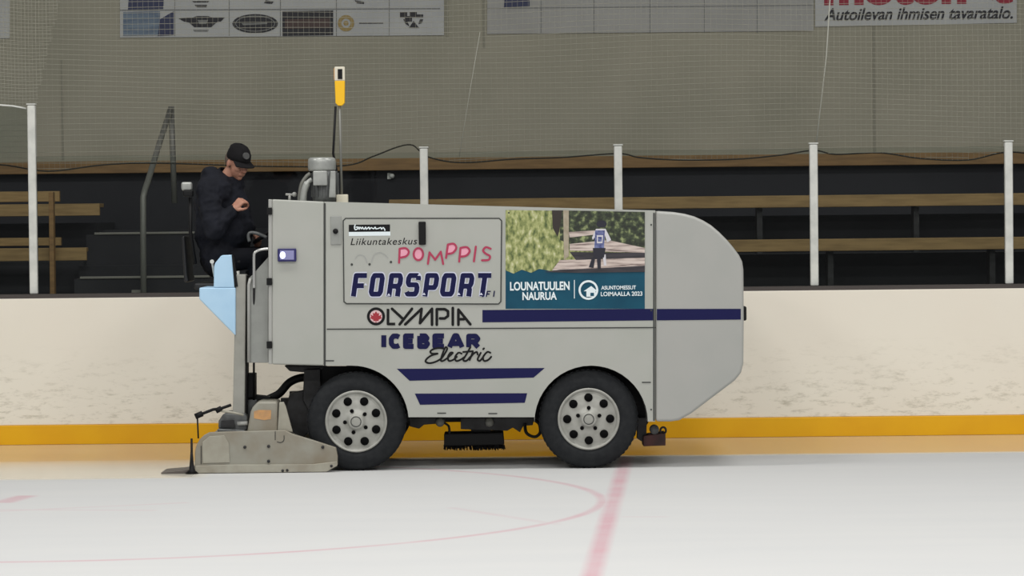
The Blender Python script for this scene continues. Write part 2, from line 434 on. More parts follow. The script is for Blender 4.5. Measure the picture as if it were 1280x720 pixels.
# ------------------------------------------------------------------ the setting
YB = 25.55                                           # rink face of the boards
ZTOP = P(640, 367, YB).z; ZKICK = P(640, 525.3, YB).z
b = B(); b.box((-14, -8, -0.06), (14, YB + 0.02, 0)); tag(b.build('floor', ice_mat), kind='structure')
b = B(); b.box((-9, YB, ZKICK), (9, YB + 0.08, ZTOP)); o = b.build('wall_rink', board_white, bevel=0.006); tag(o, kind='structure')
b = B(); b.box((-9, YB - 0.012, 0.0), (9, YB + 0.08, ZKICK)); o = b.build('baseboard_rink', yellow_kick, bevel=0.006); tag(o, kind='structure')
b = B(); b.box((-9, YB + 0.035, ZTOP), (9, YB + 0.16, ZTOP + 0.035)); tag(b.build('trim_1', alu_dark), kind='structure')

YW = 30.0
ZW = P(640, 196.5, YW).z; ZS = P(640, 211.5, YW - 0.1).z
b = B(); b.box((-9, YW, ZW), (9, YW + 0.2, 6.2)); tag(b.build('wall_back', wall_grey), kind='structure')
b = B(); b.box((-9, YW + 0.02, 0.0), (9, YW + 0.2, ZW)); tag(b.build('wall_lower', stand_wall), kind='structure')
b = B(); b.box((-9, YW - 0.1, ZS), (9, YW + 0.02, ZW)); tag(b.build('trim_2', wood_dark, bevel=0.008), kind='structure')
# terraces of the stand, with a stair cut between the two seating blocks
sx0, sx1 = P(100, 300, 27.6).x, P(480, 300, 27.6).x
for i, (y0, z) in enumerate(((26.9, 1.12), (27.8, 1.5), (28.7, 1.85))):
    b = B(); b.box((-9, y0, 0), (sx0, YW + 0.02, z)); b.box((sx1, y0, 0), (9, YW + 0.02, z)); tag(b.build('floor_terrace', stand_dark), kind='structure')
st = empty('stairs', (P(180, 300, 27.6).x, 27, 0), 'dark stairs with pale step edges between the two seating blocks', 'stairs')
for x0, x1, y, yy in ((100, 262, 345, 27.2), (96, 262, 329, 27.5), (118, 245, 290, 28.0)):
    A, C = P(x0, y, yy), P(x1, y, yy); z = (A.z + C.z) / 2
    b = B(); b.box((sx0, yy, 0), (sx1, yy + 0.9, z - 0.02)); s_ = b.build('step', stand_dark, st)
    if y != 329:
        b = B(); b.box((A.x, yy - 0.012, z - 0.02), (C.x, yy + 0.05, z)); b.build('nosing', step_edge, s_, bevel=0.003)
b = B(); b.box((sx0, 28.9, 0), (sx1, YW - 0.11, 1.78)); b.build('landing', stand_dark, st)

b = B(); b.box((-9, YB + 0.2, 0), (9, 26.9, 0.6)); b.box((sx0, 26.9, 0), (sx1, 27.19, 0.6)); tag(b.build('floor_walkway', stand_dark), kind='structure')
# ------------------------------------------------------------------ benches in the stand
def zspan(y0, y1, Y, x=640): return P(x, y1, Y).z, P(x, y0, Y).z
def long_bench(xl, xr, y0, y1, Y, terr, label):
    z0, z1 = zspan(y0, y1, Y)
    xl, xr = P(xl, y0, Y).x, P(xr, y0, Y).x
    t = empty('bench', ((xl + xr) / 2, Y, terr), label, 'bench', 'long wooden benches right of the stairs')
    b = B(); b.box((xl, Y, z0), (xr, Y + 0.04, z1)); b.build('front_board', wood, t, bevel=0.006)
    b = B(); b.box((xl, Y + 0.042, z1 - 0.04), (xr, Y + 0.38, z1)); b.build('seat', wood, t, bevel=0.006)
    x = xl + 0.5
    while x < xr:
        b = B(); b.box((x, Y + 0.12, terr), (x + 0.05, Y + 0.3, z1 - 0.04)); b.build('leg', dark_metal, t); x += 1.45
long_bench(486, 1400, 248, 263, 28.2, 1.5, 'upper long wooden bench running right behind the machine and glass')
long_bench(560, 1400, 303, 318, 27.3, 1.12, 'lower long wooden bench beyond the machine nose, just above the rink boards')
t = empty('bleacher', (P(30, 300, 27.6).x, 27.4, 1.12), 'two-tier wooden bleacher with an upright post left of the stairs', 'bench')
for xe, y0, y1, Y, nm in ((75, 239, 252, 28.32, 'backrest_plank'), (125, 255, 270, 28.2, 'seat_plank'), (76, 297, 307, 27.42, 'backrest_plank'), (108, 310, 326, 27.3, 'seat_plank')):
    z0, z1 = zspan(y0, y1, Y, 60); xe = P(xe, 300, Y).x
    b = B(); b.box((-8.6, Y, z0), (xe, Y + (0.06 if 'back' in nm else 0.04), z1))
    if 'seat' in nm: b.box((-8.6, Y + 0.04, z1 - 0.035), (xe, Y + (0.3 if Y > 28 else 0.118), z1))
    b.build(nm, wood, t, bevel=0.005)
A = P(61, 240, 27.22); C = P(68, 372, 27.22)
b = B(); b.box((A.x, 27.2, 1.12), (C.x + 0.005, 27.298, A.z)); b.build('post', wood_dark, t, bevel=0.005)
for x in (-6.5, -5.2):
    b = B(); b.box((x, 27.35, 1.12), (x + 0.06, 27.41, P(60, 310, 27.3).z - 0.035)); b.box((x, 28.26, 1.5), (x + 0.06, 28.5, P(60, 255, 28.2).z - 0.035)); b.build('leg', dark_metal, t, split=True)

# stair handrail
t = empty('handrail', P(180, 366, 27.1), 'bent grey pipe handrail standing in the stairs behind the driver', 'handrail')
pts = [P(179, 366, 27.1) * 1, P(179, 300, 27.1), P(179, 246, 27.1), P(181, 238, 27.14), P(185, 226, 27.25), P(199, 180, 28.0), P(213, 137, 28.6)]
pts[0].z = 0.6; b = B(); b.tube(pts, 0.027, 10); b.build('rail_pipe', rail_steel, t)
b = B(); b.tube([P(214, 133, 28.62), P(216, 190, 28.62), P(218, 254, 28.62)], 0.027, 10); b.build('upright_pipe', rail_steel, t)
A = P(171, 364, 27.2); b = B(); b.box(A + Vector((-.04, -.05, -.012)), A + Vector((.04, -.002, .012))); b.box(Vector((A.x - .02, A.y - .03, .6)), A + Vector((.02, -.005, -.012))); b.build('foot_plate', step_edge, t)
b = B(); A = P(490, 220, YW); b.ball(A - Vector((0, 0.03, 0)), (0.026, 0.03, 0.026)); b.box(A - Vector((0.045, 0.012, 0.03)), A + Vector((-0.01, 0.02, 0.03)))
tag(b.build('wall_socket', post_paint), 'tiny pale knob fitting on the dark wall left of the glass post', 'fitting')

# ------------------------------------------------------------------ rink glass and posts
POSTX = [(40, 131, 373, 'tallest white glass post, at the far left of the boards'),
         (293, 186, 371, 'white glass post hidden behind the driver'),
         (530.5, 185, 368, 'white glass post directly above the lettered door of the machine'),
         (773.5, 182, 366, 'white glass post rising behind the picture advert on the machine'),
         (1018, 180, 363, 'white glass post just right of the machine nose'),
         (1262, 177, 360, 'white glass post at the right edge of the photo')]
edges = []
for x, yt, yb, lab in POSTX:
    A, C = P(x, yt, YB + 0.05), P(x, yb, YB + 0.05); xc = (A.x + C.x) / 2; hw = 0.034
    t = empty('glass_post', (xc, YB + 0.1, ZTOP + 0.035), lab, 'post', 'white posts between the rink glass')
    b = B(); b.box((xc - hw, YB + 0.065, ZTOP + 0.035), (xc + hw, YB + 0.135, A.z)); b.build('upright', post_paint, t, bevel=0.012)
    b = B(); b.box((xc - hw - 0.006, YB + 0.06, A.z), (xc + hw + 0.006, YB + 0.14, A.z + 0.012)); b.build('end_cap', post_paint, t, bevel=0.004)
    edges.append((xc - hw, xc + hw, A.z))
labs = ['tall clear glass pane with a pale curved top edge, left of the tallest post', 'clear glass pane in front of the stairs, between the tallest post and the driver',
        'clear glass pane behind the grey motor and yellow tool', 'clear glass pane above the door and picture advert of the machine',
        'clear glass pane above the machine nose', 'clear glass pane over the boards right of the machine', 'clear glass pane cut by the right edge of the photo']
spans = [(edges[0][0] - 1.57, edges[0][0])] + [(edges[i][1], edges[i + 1][0]) for i in range(5)] + [(edges[5][1], edges[5][1] + 1.55)]
for i, ((x0, x1), lab) in enumerate(zip(spans, labs)):
    if i == 0:
        zt0, zt1 = P(0, 127, YB).z + 0.02, P(40, 136, YB).z
        top = [(x1, zt1), (x1 - 0.12, zt1 + 0.022), (x1 - 0.27, zt1 + 0.035), (x0, zt0 + 0.03)]
    else:
        z = P(640, 189, YB).z; top = [(x1, z), (x0, z)]
    b = B(); x0 += .0015; x1 -= .0015; top = [(min(max(p[0], x0), x1), p[1]) for p in top]; b.ext([(x0, ZTOP + 0.035), (x1, ZTOP + 0.035)] + top, YB + 0.094, YB + 0.106)
    g_ = b.build('rink_shield', glass); tag(g_, lab, 'glass pane', 'clear panes above the rink boards')
    if i == 0:
        b = B(); b.tube([(p[0] - (.008 if k_ == 0 else 0), YB + 0.1, p[1] + 0.006) for k_, p in enumerate(top)], 0.009, 6); b.build('edge_trim', post_paint, g_)

# ------------------------------------------------------------------ protective net
YN = YB + 0.22
cord = [(-260, 216), (-60, 210), (0, 206), (60, 214), (130, 206), (200, 204), (330, 208), (430, 207), (465, 196), (496, 184), (514, 181), (524, 188), (532, 195), (560, 202), (590, 203), (640, 199), (700, 197),
        (772, 192), (800, 197), (850, 200), (920, 199), (975, 194), (1017, 188), (1045, 193), (1100, 191), (1150, 198), (1210, 200), (1262, 190), (1330, 197), (1420, 190)]
cw = [P(x, y, YN) for x, y in cord]; cs = smooth_line(cw, 6)
def cord_z(x):
    for p, q in zip(cs, cs[1:]):
        if p.x <= x <= q.x: return p.z + (q.z - p.z) * (x - p.x) / max(q.x - p.x, 1e-6)
    return cs[0].z if x < cs[0].x else cs[-1].z
b = B(); NT = P(640, -40, YN).z + 0.05; x = cs[0].x; PITCH = 0.045
while x < cs[-1].x:
    zb = cord_z(x)
    b.tube([(x + 0.004 * math.sin(k * 1.3 + x), YN + 0.03 * math.sin(k * 0.8 + x * 1.1), zb + (NT - zb) * k / 6) for k in range(7)], 0.0008, 3, cap=False); x += PITCH
nrow = int((NT - 2.2) / PITCH)
for r in range(nrow):
    z = 2.27 + r * PITCH; run = []
    for k in range(97):
        x = cs[0].x + (cs[-1].x - cs[0].x) * k / 96
        zz = z + 0.012 * math.sin(x * 2.1 + r * 0.21) + 0.02 * math.sin(x * 0.9)
        if zz < cord_z(x):
            if len(run) > 1: b.tube(run, 0.0019, 3, cap=False)
            run = []
        else: run.append((x, YN + 0.03 * math.sin((zz - 2.2) * 2.6 + x * 1.1), zz))
    if len(run) > 1: b.tube(run, 0.0019, 3, cap=False)
b.keep = True
net = b.build('safety_net', twine); tag(net, 'fine grey safety net hanging above the rink glass across the arena', 'net')
b = B(); b.tube(cs, 0.007, 6); o = b.build('edge_cord', cord_dark, net); tag(o, 'dark sagging cord along the lower edge')
b = B(); b.tube([P(1040, -40, YN - .02), P(1033, 70, YN - .02), P(1020, 182, YN - .02)], 0.0055, 6); o = b.build('lacing_rope', cord_pale, net); tag(o, 'pale lacing rope')
b = B(); b.tube([P(600, 40, YN - .02), P(588, 110, YN - .02), P(574, 196, YN - .02)], 0.0022, 6); b.build('lacing_rope', cord_pale, net)
# end-zone net gathered at the tallest post
YE = YB + 0.155
b = B(); b.keep = True
def edge_x(z):
    A, C = P(44, 131, YE), P(78, -12, YE); t_ = (z - A.z) / (C.z - A.z); return A.x + (C.x - A.x) * t_
zb = P(40, 134, YE).z + 0.02; z = zb; r = 0
while z < NT:
    xe = edge_x(z) + 0.012 * math.sin(r * 1.1)
    b.tube([(-6.4 + (xe + 6.4) * k / 20, YE + 0.018 * math.sin(k * 1.7 + r * .1), z + 0.012 * math.sin(k * 0.9)) for k in range(21)], 0.0021, 3, cap=False); z += 0.03; r += 1
x = -6.4
while x < edge_x(NT):
    z0_ = zb if x < edge_x(zb) else zb + (NT - zb) * (x - edge_x(zb)) / (edge_x(NT) - edge_x(zb))
    b.tube([(x, YE + 0.018 * math.sin(k * 1.2 + x), z0_ + (NT - z0_) * k / 4) for k in range(5)], 0.0016, 3, cap=False); x += 0.03
net2 = b.build('safety_net', twine_pale); tag(net2, 'denser pale net gathered above the tallest glass post at far left', 'net')

# ------------------------------------------------------------------ banners on the wall
YP = YW - 0.012
def banner(x0, x1, ytop, ybl, ybr, m, label, cat='banner'):
    t = empty('hanging_banner', P((x0 + x1) / 2, (ybl + ybr) / 2, YP), label, cat, 'banners high on the back wall')
    pts = [P(x0, ybl, YP), P(x1, ybr, YP), P(x1, ytop, YP), P(x0, ytop, YP)]
    b = B(); b.ext([(p.x, p.z) for p in pts], YP, YP + 0.01); b.build('sheet', m, t)
    return t
YL = YP - 0.003; YL2 = YP - 0.005
t = banner(150, 555, -70, 47, 44, banner_white, 'white banner with rows of sponsor emblems, left of the wall gap')
b = B()
flat(b, [(150, 12), (550, 10), (550, 11.5), (150, 13.5)], YL)
for x in (218, 286, 350, 420, 486): flat(b, [(x, -60), (x + 1, -60), (x + 1, 45), (x, 45)], YL)
b.build('grid_line', banner_line, t)
b = B(); flat(b, [(154, 15), (200, 14), (200, 44), (154, 45)], YL2); b.build('emblem', logo_sea, t, split=True)
b = B(); flat(b, [(164, -60), (208, -60), (204, 11), (160, 12)], YL2); flat(b, [(200, 24), (217, 14), (217, 44), (197, 45)], YL2); b.build('emblem', logo_blue, t, split=True)
b = B()
flat(b, [(223, 23), (240, 22), (246, 20), (260, 20), (266, 22), (281, 22), (276, 27), (272, 27), (264, 34), (243, 34), (236, 28), (230, 27)], YL2)
flat(b, disc_pts(319, 29.5, 28.5, 12), YL2); flat(b, [(353, 14), (416.5, 13), (416.5, 44), (353, 45)], YL2)
for px, py in ((504, 15), (510, 20), (516, 15)): flat(b, [(px - 4, py), (px + 5, py), (px + 5, py + 7), (px - 4, py + 7)], YL2)
flat(b, [(518, 18), (529, 18), (529, 22), (518, 22)], YL2); flat(b, [(517, 26), (524, 35), (511, 35)], YL2); flat(b, [(504, 24), (508, 24), (512, 33), (507, 30)], YL2); flat(b, [(529, 24), (525, 24), (523, 30), (527, 29)], YL2)
flat(b, [(449, 28.2), (479, 28), (479, 29.4), (449, 29.6)], YL2)
flat(b, [(240, 1), (262, 1), (260, 3), (242, 3)], YL2); flat(b, [(243, 6), (259, 6), (258, 9), (246, 9)], YL2); flat(b, [(443, 0), (455, 2), (455, 5), (446, 4)], YL2); flat(b, [(332, 0), (342, 2), (340, 5), (330, 4)], YL2)
b.build('emblem', logo_dark, t, split=True)
b = B(); flat(b, [(241, 37), (261, 37), (260, 39.5), (243, 39.5)], YL2); flat(b, [(247, 25), (260, 25), (258, 30), (249, 30)], YL - 0.004); flat(b, [(302, 29), (316, 29), (334, 28), (334, 30), (304, 31.5)], YL - 0.004); stroke_ring(b, 319, 29.5, 24.5, 1, YL - .004, 0, 9.5); b.build('emblem', banner_line, t, split=True)
b = B(); flat(b, [(356, 24), (412, 23), (412, 35), (356, 36)], YL - 0.004); b.build('emblem', logo_brown, t, split=True)
b = B(); stroke_ring(b, 432.5, 29, 8, 4.5, YL2); flat(b, disc_pts(432.5, 29, 3.2), YL2); b.build('emblem', logo_gold, t)
t = banner(609, 1017, -70, 42.5, 38.5, banner_pale, 'long pale plain banner between the emblem banner and the red-lettered banner')
b = B()
flat(b, [(609, 10), (1016, 6), (1016, 7), (609, 11)], YL)
for x in (676, 742, 812, 880, 946): flat(b, [(x, -60), (x + .8, -60), (x + .8, 41), (x, 41)], YL)
b.build('grid_line', banner_line, t)
b = B(); flat(b, [(632, -30), (662, -30), (662, 8), (630, 9)], YL2); b.build('emblem', logo_blue, t, split=True)
t = banner(1019, 1271, -70, 33.5, 28.5, banner_white, 'white banner with cropped red lettering and a black handwritten slogan')
lettering('motonet', (1030, -36, 1266, 6), YL, logo_red, t, 0, 0.045)
lettering('Autoilevan ihmisen tavaratalo.', (1030, 9, 1266, 25), YL, logo_dark, t, 0.3, 0.022)
banner(-70, 12, -70, 48.5, 48, banner_white, 'blank pale banner cut off at the far left of the wall')
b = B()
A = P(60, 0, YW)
for x, y0, y1 in ((77, 75, 200), (558, -40, 46), (604, -40, 60), (1092, 30, 195)):  # strips by the banner ends are their shade made solid; others are joints
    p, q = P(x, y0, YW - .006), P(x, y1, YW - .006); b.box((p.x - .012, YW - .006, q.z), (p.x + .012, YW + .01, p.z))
tag(b.build('joint_shade_strips', mat('wall_joint_shade', (138, 136, 122), 0.9)), kind='structure')

# ------------------------------------------------------------------ the ice resurfacer
Y0 = 22.5; Y1 = 24.35; YC = (Y0 + Y1) / 2
def M(x, y, Y=Y0):
    p = P(x, y, Y); return (p.x, p.z)
ir = empty('ice_resurfacer', (P(620, 588, Y0).x, YC, 0), 'white ice resurfacer with blue stripes driving along the rink boards', 'ice resurfacer')
D1, D2, D3, D4 = Y0 - 0.0015, Y0 - 0.003, Y0 - 0.0045, Y0 - 0.006
def arc(cx, cy, r, a0, a1, n=14):
    return [(cx + r * math.cos(math.radians(a0 + (a1 - a0) * k / n)), cy + r * math.sin(math.radians(a0 + (a1 - a0) * k / n))) for k in range(n + 1)]
# main body with wheel arches
outline = [(405.5, 252), (819, 263), (819, 527), (810, 527)] + arc(739, 528, 71, 0, -180, 22) + [(668, 521.5), (511, 521.5)] + arc(440, 528, 71, -5, -90, 14) + [(405.5, 457)]
b = B(); b.ext([M(*p) for p in outline], Y0, Y1); body = b.build('tank_body', white_paint, ir, bevel=0.014)
b = B()
stroke(b, [(409, 411.5), (819, 409.5)], 1.5, D2); stroke(b, [(406, 254), (406, 457)], 2.2, D2, joints=False); stroke(b, [(817.5, 266), (817.5, 526)], 2, D2, joints=False)
for x, y in ((412, 451), (616, 517), (552, 516.5), (808, 478)): stroke(b, [(x - 5, y), (x + 5, y)], 1.5, D2)
for x, y in ((814, 281), (814, 388), (814, 512), (636, 266), (803, 266)): flat(b, disc_pts(x, y, 1.2, n=8), D2)
b.build('panel_seam', seam, body)
b = B(); flat(b, [(603, 387.5), (817, 386), (817, 400.5), (603, 403)], D1)
flat(b, [(496, 461), (681, 460), (667, 472), (512, 476)], D1); flat(b, [(518.5, 492), (659, 491.5), (656, 503.5), (525, 506)], D1)
b.build('stripe', navy, body, split=True)
# OLYMPIA
b = B(); w = 3.4
stroke_ring(b, 470, 395.5, 9.6, 3.4, D2)
stroke(b, [(485, 386), (485, 405), (494, 405)], w, D2, 0, 'inner'); stroke(b, [(490, 386), (503, 398)], w, D2); stroke(b, [(515, 386), (499.5, 405.5)], w, D2)
stroke(b, [(506.5, 405.5), (527, 386), (525, 404), (540, 386), (540, 406)], w, D2); stroke(b, [(546, 406), (546, 386.5), (556, 386.5), (560, 389), (560, 395), (556, 398), (550, 398)], w, D2)
stroke(b, [(566, 385), (566, 406)], w, D2); stroke(b, [(573, 406), (573, 387), (588, 405.5)], w, D2); stroke(b, [(574, 399), (580, 399)], w, D2)
b.build('lettering', black, body)
b = B(); flat(b, disc_pts(470, 395.5, 8), D1, 1)
lf = [(470, 389), (472, 392), (474, 391), (473.5, 395), (477, 393), (476, 396), (477.5, 397.5), (473, 400), (473.5, 401.5), (470.5, 401), (470.5, 404), (469.5, 404), (469.5, 401), (466.5, 401.5), (467, 400), (462.5, 397.5), (464, 396), (463, 393), (466.5, 395), (466, 391), (468, 392)]
flat(b, lf, D2, 0); b.build('leaf_emblem', [mat('leaf_red', (160, 40, 52), 0.5), mat('emblem_pale', (222, 190, 192), 0.5)], body)
# ICEBEAR
b = B(); w = 6
def glyphs(b, specs, w, Y, m=0, y0=0, y1=0, shear=0, joints='inner'):
    for lx, rx, lines in specs:
        for ln in lines:
            stroke(b, [(lx + (rx - lx) * u + shear * (1 - v) * (y1 - y0), y0 + (y1 - y0) * v) for u, v in ln], w, Y, m, joints)
I_ = [[(.5, 0), (.5, 1)]]
E_ = [[(1, .06), (.12, .06), (.12, .94), (1, .94)], [(.12, .5), (.9, .5)]]
C_ = [[(1, .16), (.75, .07), (.35, .07), (.1, .3), (.1, .7), (.35, .93), (.75, .93), (1, .84)]]
Bg = [[(.1, .06), (.7, .06), (.9, .25), (.7, .47), (.1, .47), (.1, .94), (.75, .94), (.95, .72), (.7, .47)], [(.1, .06), (.1, .94)]]
Rg = [[(.1, 1), (.1, .08), (.72, .08), (.92, .3), (.72, .55), (.1, .55)], [(.5, .55), (.95, 1)]]
Ag = [[(.02, 1), (.42, .04), (.58, .04), (.98, 1)], [(.25, .7), (.75, .7)]]
glyphs(b, [(477.5, 482, I_), (488, 499, C_), (505.5, 517, E_), (523.5, 535, Bg), (542, 555, E_), (561.5, 578, Ag), (584.5, 598.5, Rg)], 6.3, D2, 0, 419, 434)
b.build('lettering', navy_text, body)
# Electric (script)
b = B()
for ln in ([(556, 436), (550, 435), (543, 436), (538, 439), (540, 442), (547, 442), (540, 444), (534, 448), (532, 452), (537, 454), (545, 452), (552, 448)],
           [(551, 449), (556, 442), (559, 436), (557, 434), (554, 440), (551, 450), (554, 451), (560, 447)],
           [(560, 447), (564, 443), (566, 441), (563, 441), (560, 446), (561, 451), (566, 450), (571, 446)],
           [(577, 442), (573, 441), (569, 446), (570, 451), (575, 450), (581, 446)],
           [(588, 434), (583, 443), (579, 450), (583, 451), (588, 446)], [(579, 440), (591, 439)],
           [(591, 440), (587, 450)], [(588, 447), (592, 442), (596, 440), (597, 443)],
           [(601, 441), (597, 449), (600, 451), (604, 446)], [(604, 436.5), (605, 435.5)],
           [(613, 441), (609, 440), (604, 446), (605, 451), (610, 450), (614, 446)]):
    stroke(b, smooth_line(ln, 4), 2.3, D3)
b.build('lettering', black, body)

# door with writing
door_o = [(432, 273), (624, 273), (627, 276), (626, 377), (623, 380), (433, 379.5), (430, 377), (429, 276)]
b = B(); b.ext([M(*p) for p in door_o], Y0 - 0.005, Y0 + 0.02); door = b.build('side_door', white_paint, ir, bevel=0.003)
E1, E2, E3, E4 = Y0 - 0.0062, Y0 - 0.0074, Y0 - 0.0086, Y0 - 0.0098
b = B(); stroke(b, door_o + [door_o[0]], 1.5, E1); b.build('door_seal', seam, door)
p, q = P(523.5, 306, Y0 - .03), P(532, 277, Y0 - .03)
b = B(); b.box((p.x, Y0 - 0.03, p.z), (q.x, Y0 - 0.005, q.z)); b.build('handle', black, door, bevel=0.006)
b = B(); flat(b, [(436, 281), (487.5, 280.5), (487.5, 289.5), (436, 290)], E1); o = b.build('lettering', black, door)
b = B(); flat(b, [(436, 290), (488, 289.5), (488, 294.5), (436, 295)], E1)
for ln in ([(444, 281), (443, 284), (444, 287), (447, 286), (448, 284), (445, 284)], [(449, 286.5), (450, 284), (452, 286), (453, 284), (455, 286.5), (457, 284), (458, 286.5), (461, 284), (462, 286.5), (464, 284.5), (467, 286), (469, 284), (470, 286), (473, 285.5), (476, 284.5), (477, 286.5), (479, 284.5), (481, 287), (481, 288)]):
    stroke(b, smooth_line(ln, 3), 1.4, E2)
b.build('lettering', sign_white, door)
lettering('Liikuntakeskus', (438, 297.5, 521.5, 306), E1, black, door, 0.25, 0.004, spacing=1.1)
def cp(x, y): return (425 + x / 6.095, 268 + y / 6.095)
pom = [[(455, 262), (450, 368)], [(455, 262), (500, 258), (524, 285), (505, 318), (456, 330)], 'O', [(682, 290), (670, 376)], [(684, 292), (725, 345), (768, 284), (786, 378)],
       [(822, 230), (808, 332)], [(822, 230), (866, 224), (886, 255), (860, 292), (815, 302)], [(918, 256), (908, 360)], [(918, 256), (966, 250), (988, 280), (960, 315), (913, 322)], [(1035, 246), (1020, 358)],
       [(1148, 262), (1112, 250), (1090, 275), (1112, 300), (1142, 318), (1132, 346), (1082, 350)]]
b = B(); b2 = B()
for ln in pom:
    if ln == 'O': ln = [(597 + 36 * math.cos(a), 303 + 46 * math.sin(a)) for a in [2 * PI * k / 14 for k in range(15)]]; q = [cp(*p) for p in ln]
    elif len(ln) in (5, 7): q = smooth_line([cp(*p) for p in ln], 4)
    else: q = [cp(*p) for p in ln]
    stroke(b, q, 2.6, E3)
    if len(ln) in (5, 15): flat(b2, [(v[0], v[1]) for v in q], E2)
b.build('lettering', crimson, door); b2.build('lettering', pink, door)
b = B()
for x, y in ((90, 382), (225, 380), (388, 363)): flat(b, disc_pts(*cp(x, y), 1.6, n=10), E2)
b.build('bounce_dot', seam, door, split=True)
b = B()
for a in ([(115, 340), (135, 315), (165, 310), (190, 325), (205, 365)], [(240, 365), (255, 315), (290, 292), (330, 298), (365, 330)]): stroke(b, smooth_line([cp(*p) for p in a], 4), 0.8, E2)
b.build('bounce_line', faint_grey, door)
# FORSPORT
Fg = [[(.05, 1), (.05, .1), (1, .1)], [(.05, .54), (.85, .54)]]
Og = [[(.14, .1), (.86, .1), (.98, .22), (.98, .8), (.86, .9), (.14, .9), (.02, .8), (.02, .22), (.14, .1), (.86, .1)]]
R2 = [[(.05, 1), (.05, .1), (.85, .1), (.98, .22), (.98, .45), (.85, .56), (.05, .56)], [(.72, .56), (.9, .7), (.9, 1)]]
Sg = [[(1, .3), (1, .2), (.86, .1), (.14, .1), (.02, .22), (.02, .4), (.14, .5), (.86, .5), (.98, .62), (.98, .8), (.86, .9), (.14, .9), (.0, .8)]]
P2 = [[(.05, 1), (.05, .1), (.85, .1), (.98, .22), (.98, .5), (.85, .62), (.05, .62)]]
Tg = [[(0, .1), (1, .1)], [(.52, .1), (.52, 1)]]
fors = [(441, 455, Fg), (463, 475, Og), (485.5, 498, R2), (507.5, 520, Sg), (530.5, 543, P2), (552, 564.5, Og), (574.5, 587, R2), (594, 610.5, Tg)]
b = B(); glyphs(b, fors, 8.4, E1, 0, 341, 371, 0.14); b.build('lettering', halo, door)
b = B(); glyphs(b, fors, 6.2, E2, 0, 341.5, 370.5, 0.14)
glyphs(b, [(607.5, 612.5, [[(0, 1), (.2, .1), (1, .1)], [(.1, .55), (.8, .55)]]), (616, 618, I_)], 1.5, E2, 0, 363.5, 371, 0.14); flat(b, disc_pts(603.5, 370, 1.4, n=8), E2)
b.build('lettering', navy_text, door)
b = B()
for x, y in ((486, 368.5), (530, 367.5), (573.5, 367.5), (601.5, 367.5), (457, 355.5), (524, 343.5)): flat(b, [(x - 2.2, y + 1.2), (x, y - 1.8), (x + 2.2, y + 1.2)], E3)
b.build('lettering', halo, door)

# latch plate
p, q = P(413.5, 306, Y0), P(426.5, 270, Y0)
b = B(); b.box((p.x, Y0 - 0.008, p.z), (q.x, Y0 + 0.01, q.z)); latch = b.build('latch_plate', grey_panel, ir, bevel=0.004)
A = P(419.5, 289, Y0); b = B(); b.lathe([(0.002, -0.03), (0.018, -0.03), (0.02, -0.008), (0.02, 0)], A, n=16); b.build('latch_knob', black, latch)

# picture advert
b = B(); b.mi = 0
flat(b, [(632, 263), (806, 266), (806, 386), (632, 386)], D1, 0)          # teal ground
flat(b, [(632, 262.5), (806, 265), (806, 333), (720, 334), (700, 330), (690, 339), (674, 336), (664, 341), (652, 337), (642, 342), (632, 338)], D2, 1)
flat(b, [(700, 263), (806, 265), (806, 316), (735, 314), (700, 300)], D3, 2)
flat(b, [(711, 290), (745, 288), (745, 293), (712, 297)], D4, 3); flat(b, [(712, 305), (760, 300), (806, 310), (806, 316), (712, 313)], D4, 3)
flat(b, [(700, 325), (806, 322), (806, 333), (745, 336), (690, 338)], D4, 3); flat(b, [(712, 315), (806, 316), (806, 322), (720, 325)], D4, 4)
flat(b, [(680, 340), (700, 337), (745, 335.5), (806, 332), (806, 340), (720, 341)], D4, 4)
flat(b, [(690, 263), (703, 263), (699, 289), (697, 296), (691, 285)], D4, 6); flat(b, [(704, 263), (711, 263), (711, 320), (705, 325)], D4, 5)
K = D4 - 0.0012
flat(b, disc_pts(752, 280, 6.5, 4.5), K, 9); flat(b, [(745, 286), (757, 286), (764, 300), (759, 303), (756, 294), (755, 312), (742, 312), (744, 296), (741, 300), (740, 297)], K, 8)
flat(b, [(744, 288), (756, 288), (755, 310), (743, 310)], K - .001, 7); flat(b, [(741, 310), (757, 310), (755, 322), (742, 322)], K - .001, 9)
flat(b, [(740, 322), (744, 322), (742, 335), (736, 334)], K - .001, 9); flat(b, [(746, 322), (751, 322), (751, 336), (747, 336)], K - .001, 9); flat(b, [(753, 318), (757, 318), (758, 332), (755, 332)], K, 8)
flat(b, [(746, 294), (754, 294), (753, 304), (746, 304)], K - .002, 8); flat(b, [(747.5, 296), (752.5, 296), (752, 302), (747.5, 302)], K - .003, 7)
ad = b.build('advert_panel', [teal, bush_print, tree_print, path_print, shade_print, trunk_print, bark_print, kid_blue, kid_white, kid_dark], ir)
lettering('LOUNATUULEN', (637.5, 352, 712, 363), D3, sign_white, ad, 0, 0.03)
lettering('NAURUA', (653, 365, 696, 375), D3, sign_white, ad, 0, 0.03)
lettering('ASUNTOMESSUT', (751.5, 357, 795, 362), D3, sign_white, ad, 0, 0.02)
lettering('LOIMAALLA 2023', (751, 364.5, 803, 370), D3, sign_white, ad, 0, 0.02)
b = B(); stroke_ring(b, 735.5, 362.5, 11, 2.6, D3); flat(b, [(729.5, 364), (739, 357.5), (747, 364), (744.5, 364), (744.5, 371), (733, 371), (733, 364)], D3); flat(b, [(717.5, 350), (718.5, 350), (718.5, 373), (717.5, 373)], D3)
b.build('house_emblem', sign_white, ad)
b = B(); flat(b, [(738, 366), (742.5, 366), (742.5, 370), (738, 370)], D4); b.build('house_emblem', teal, ad)

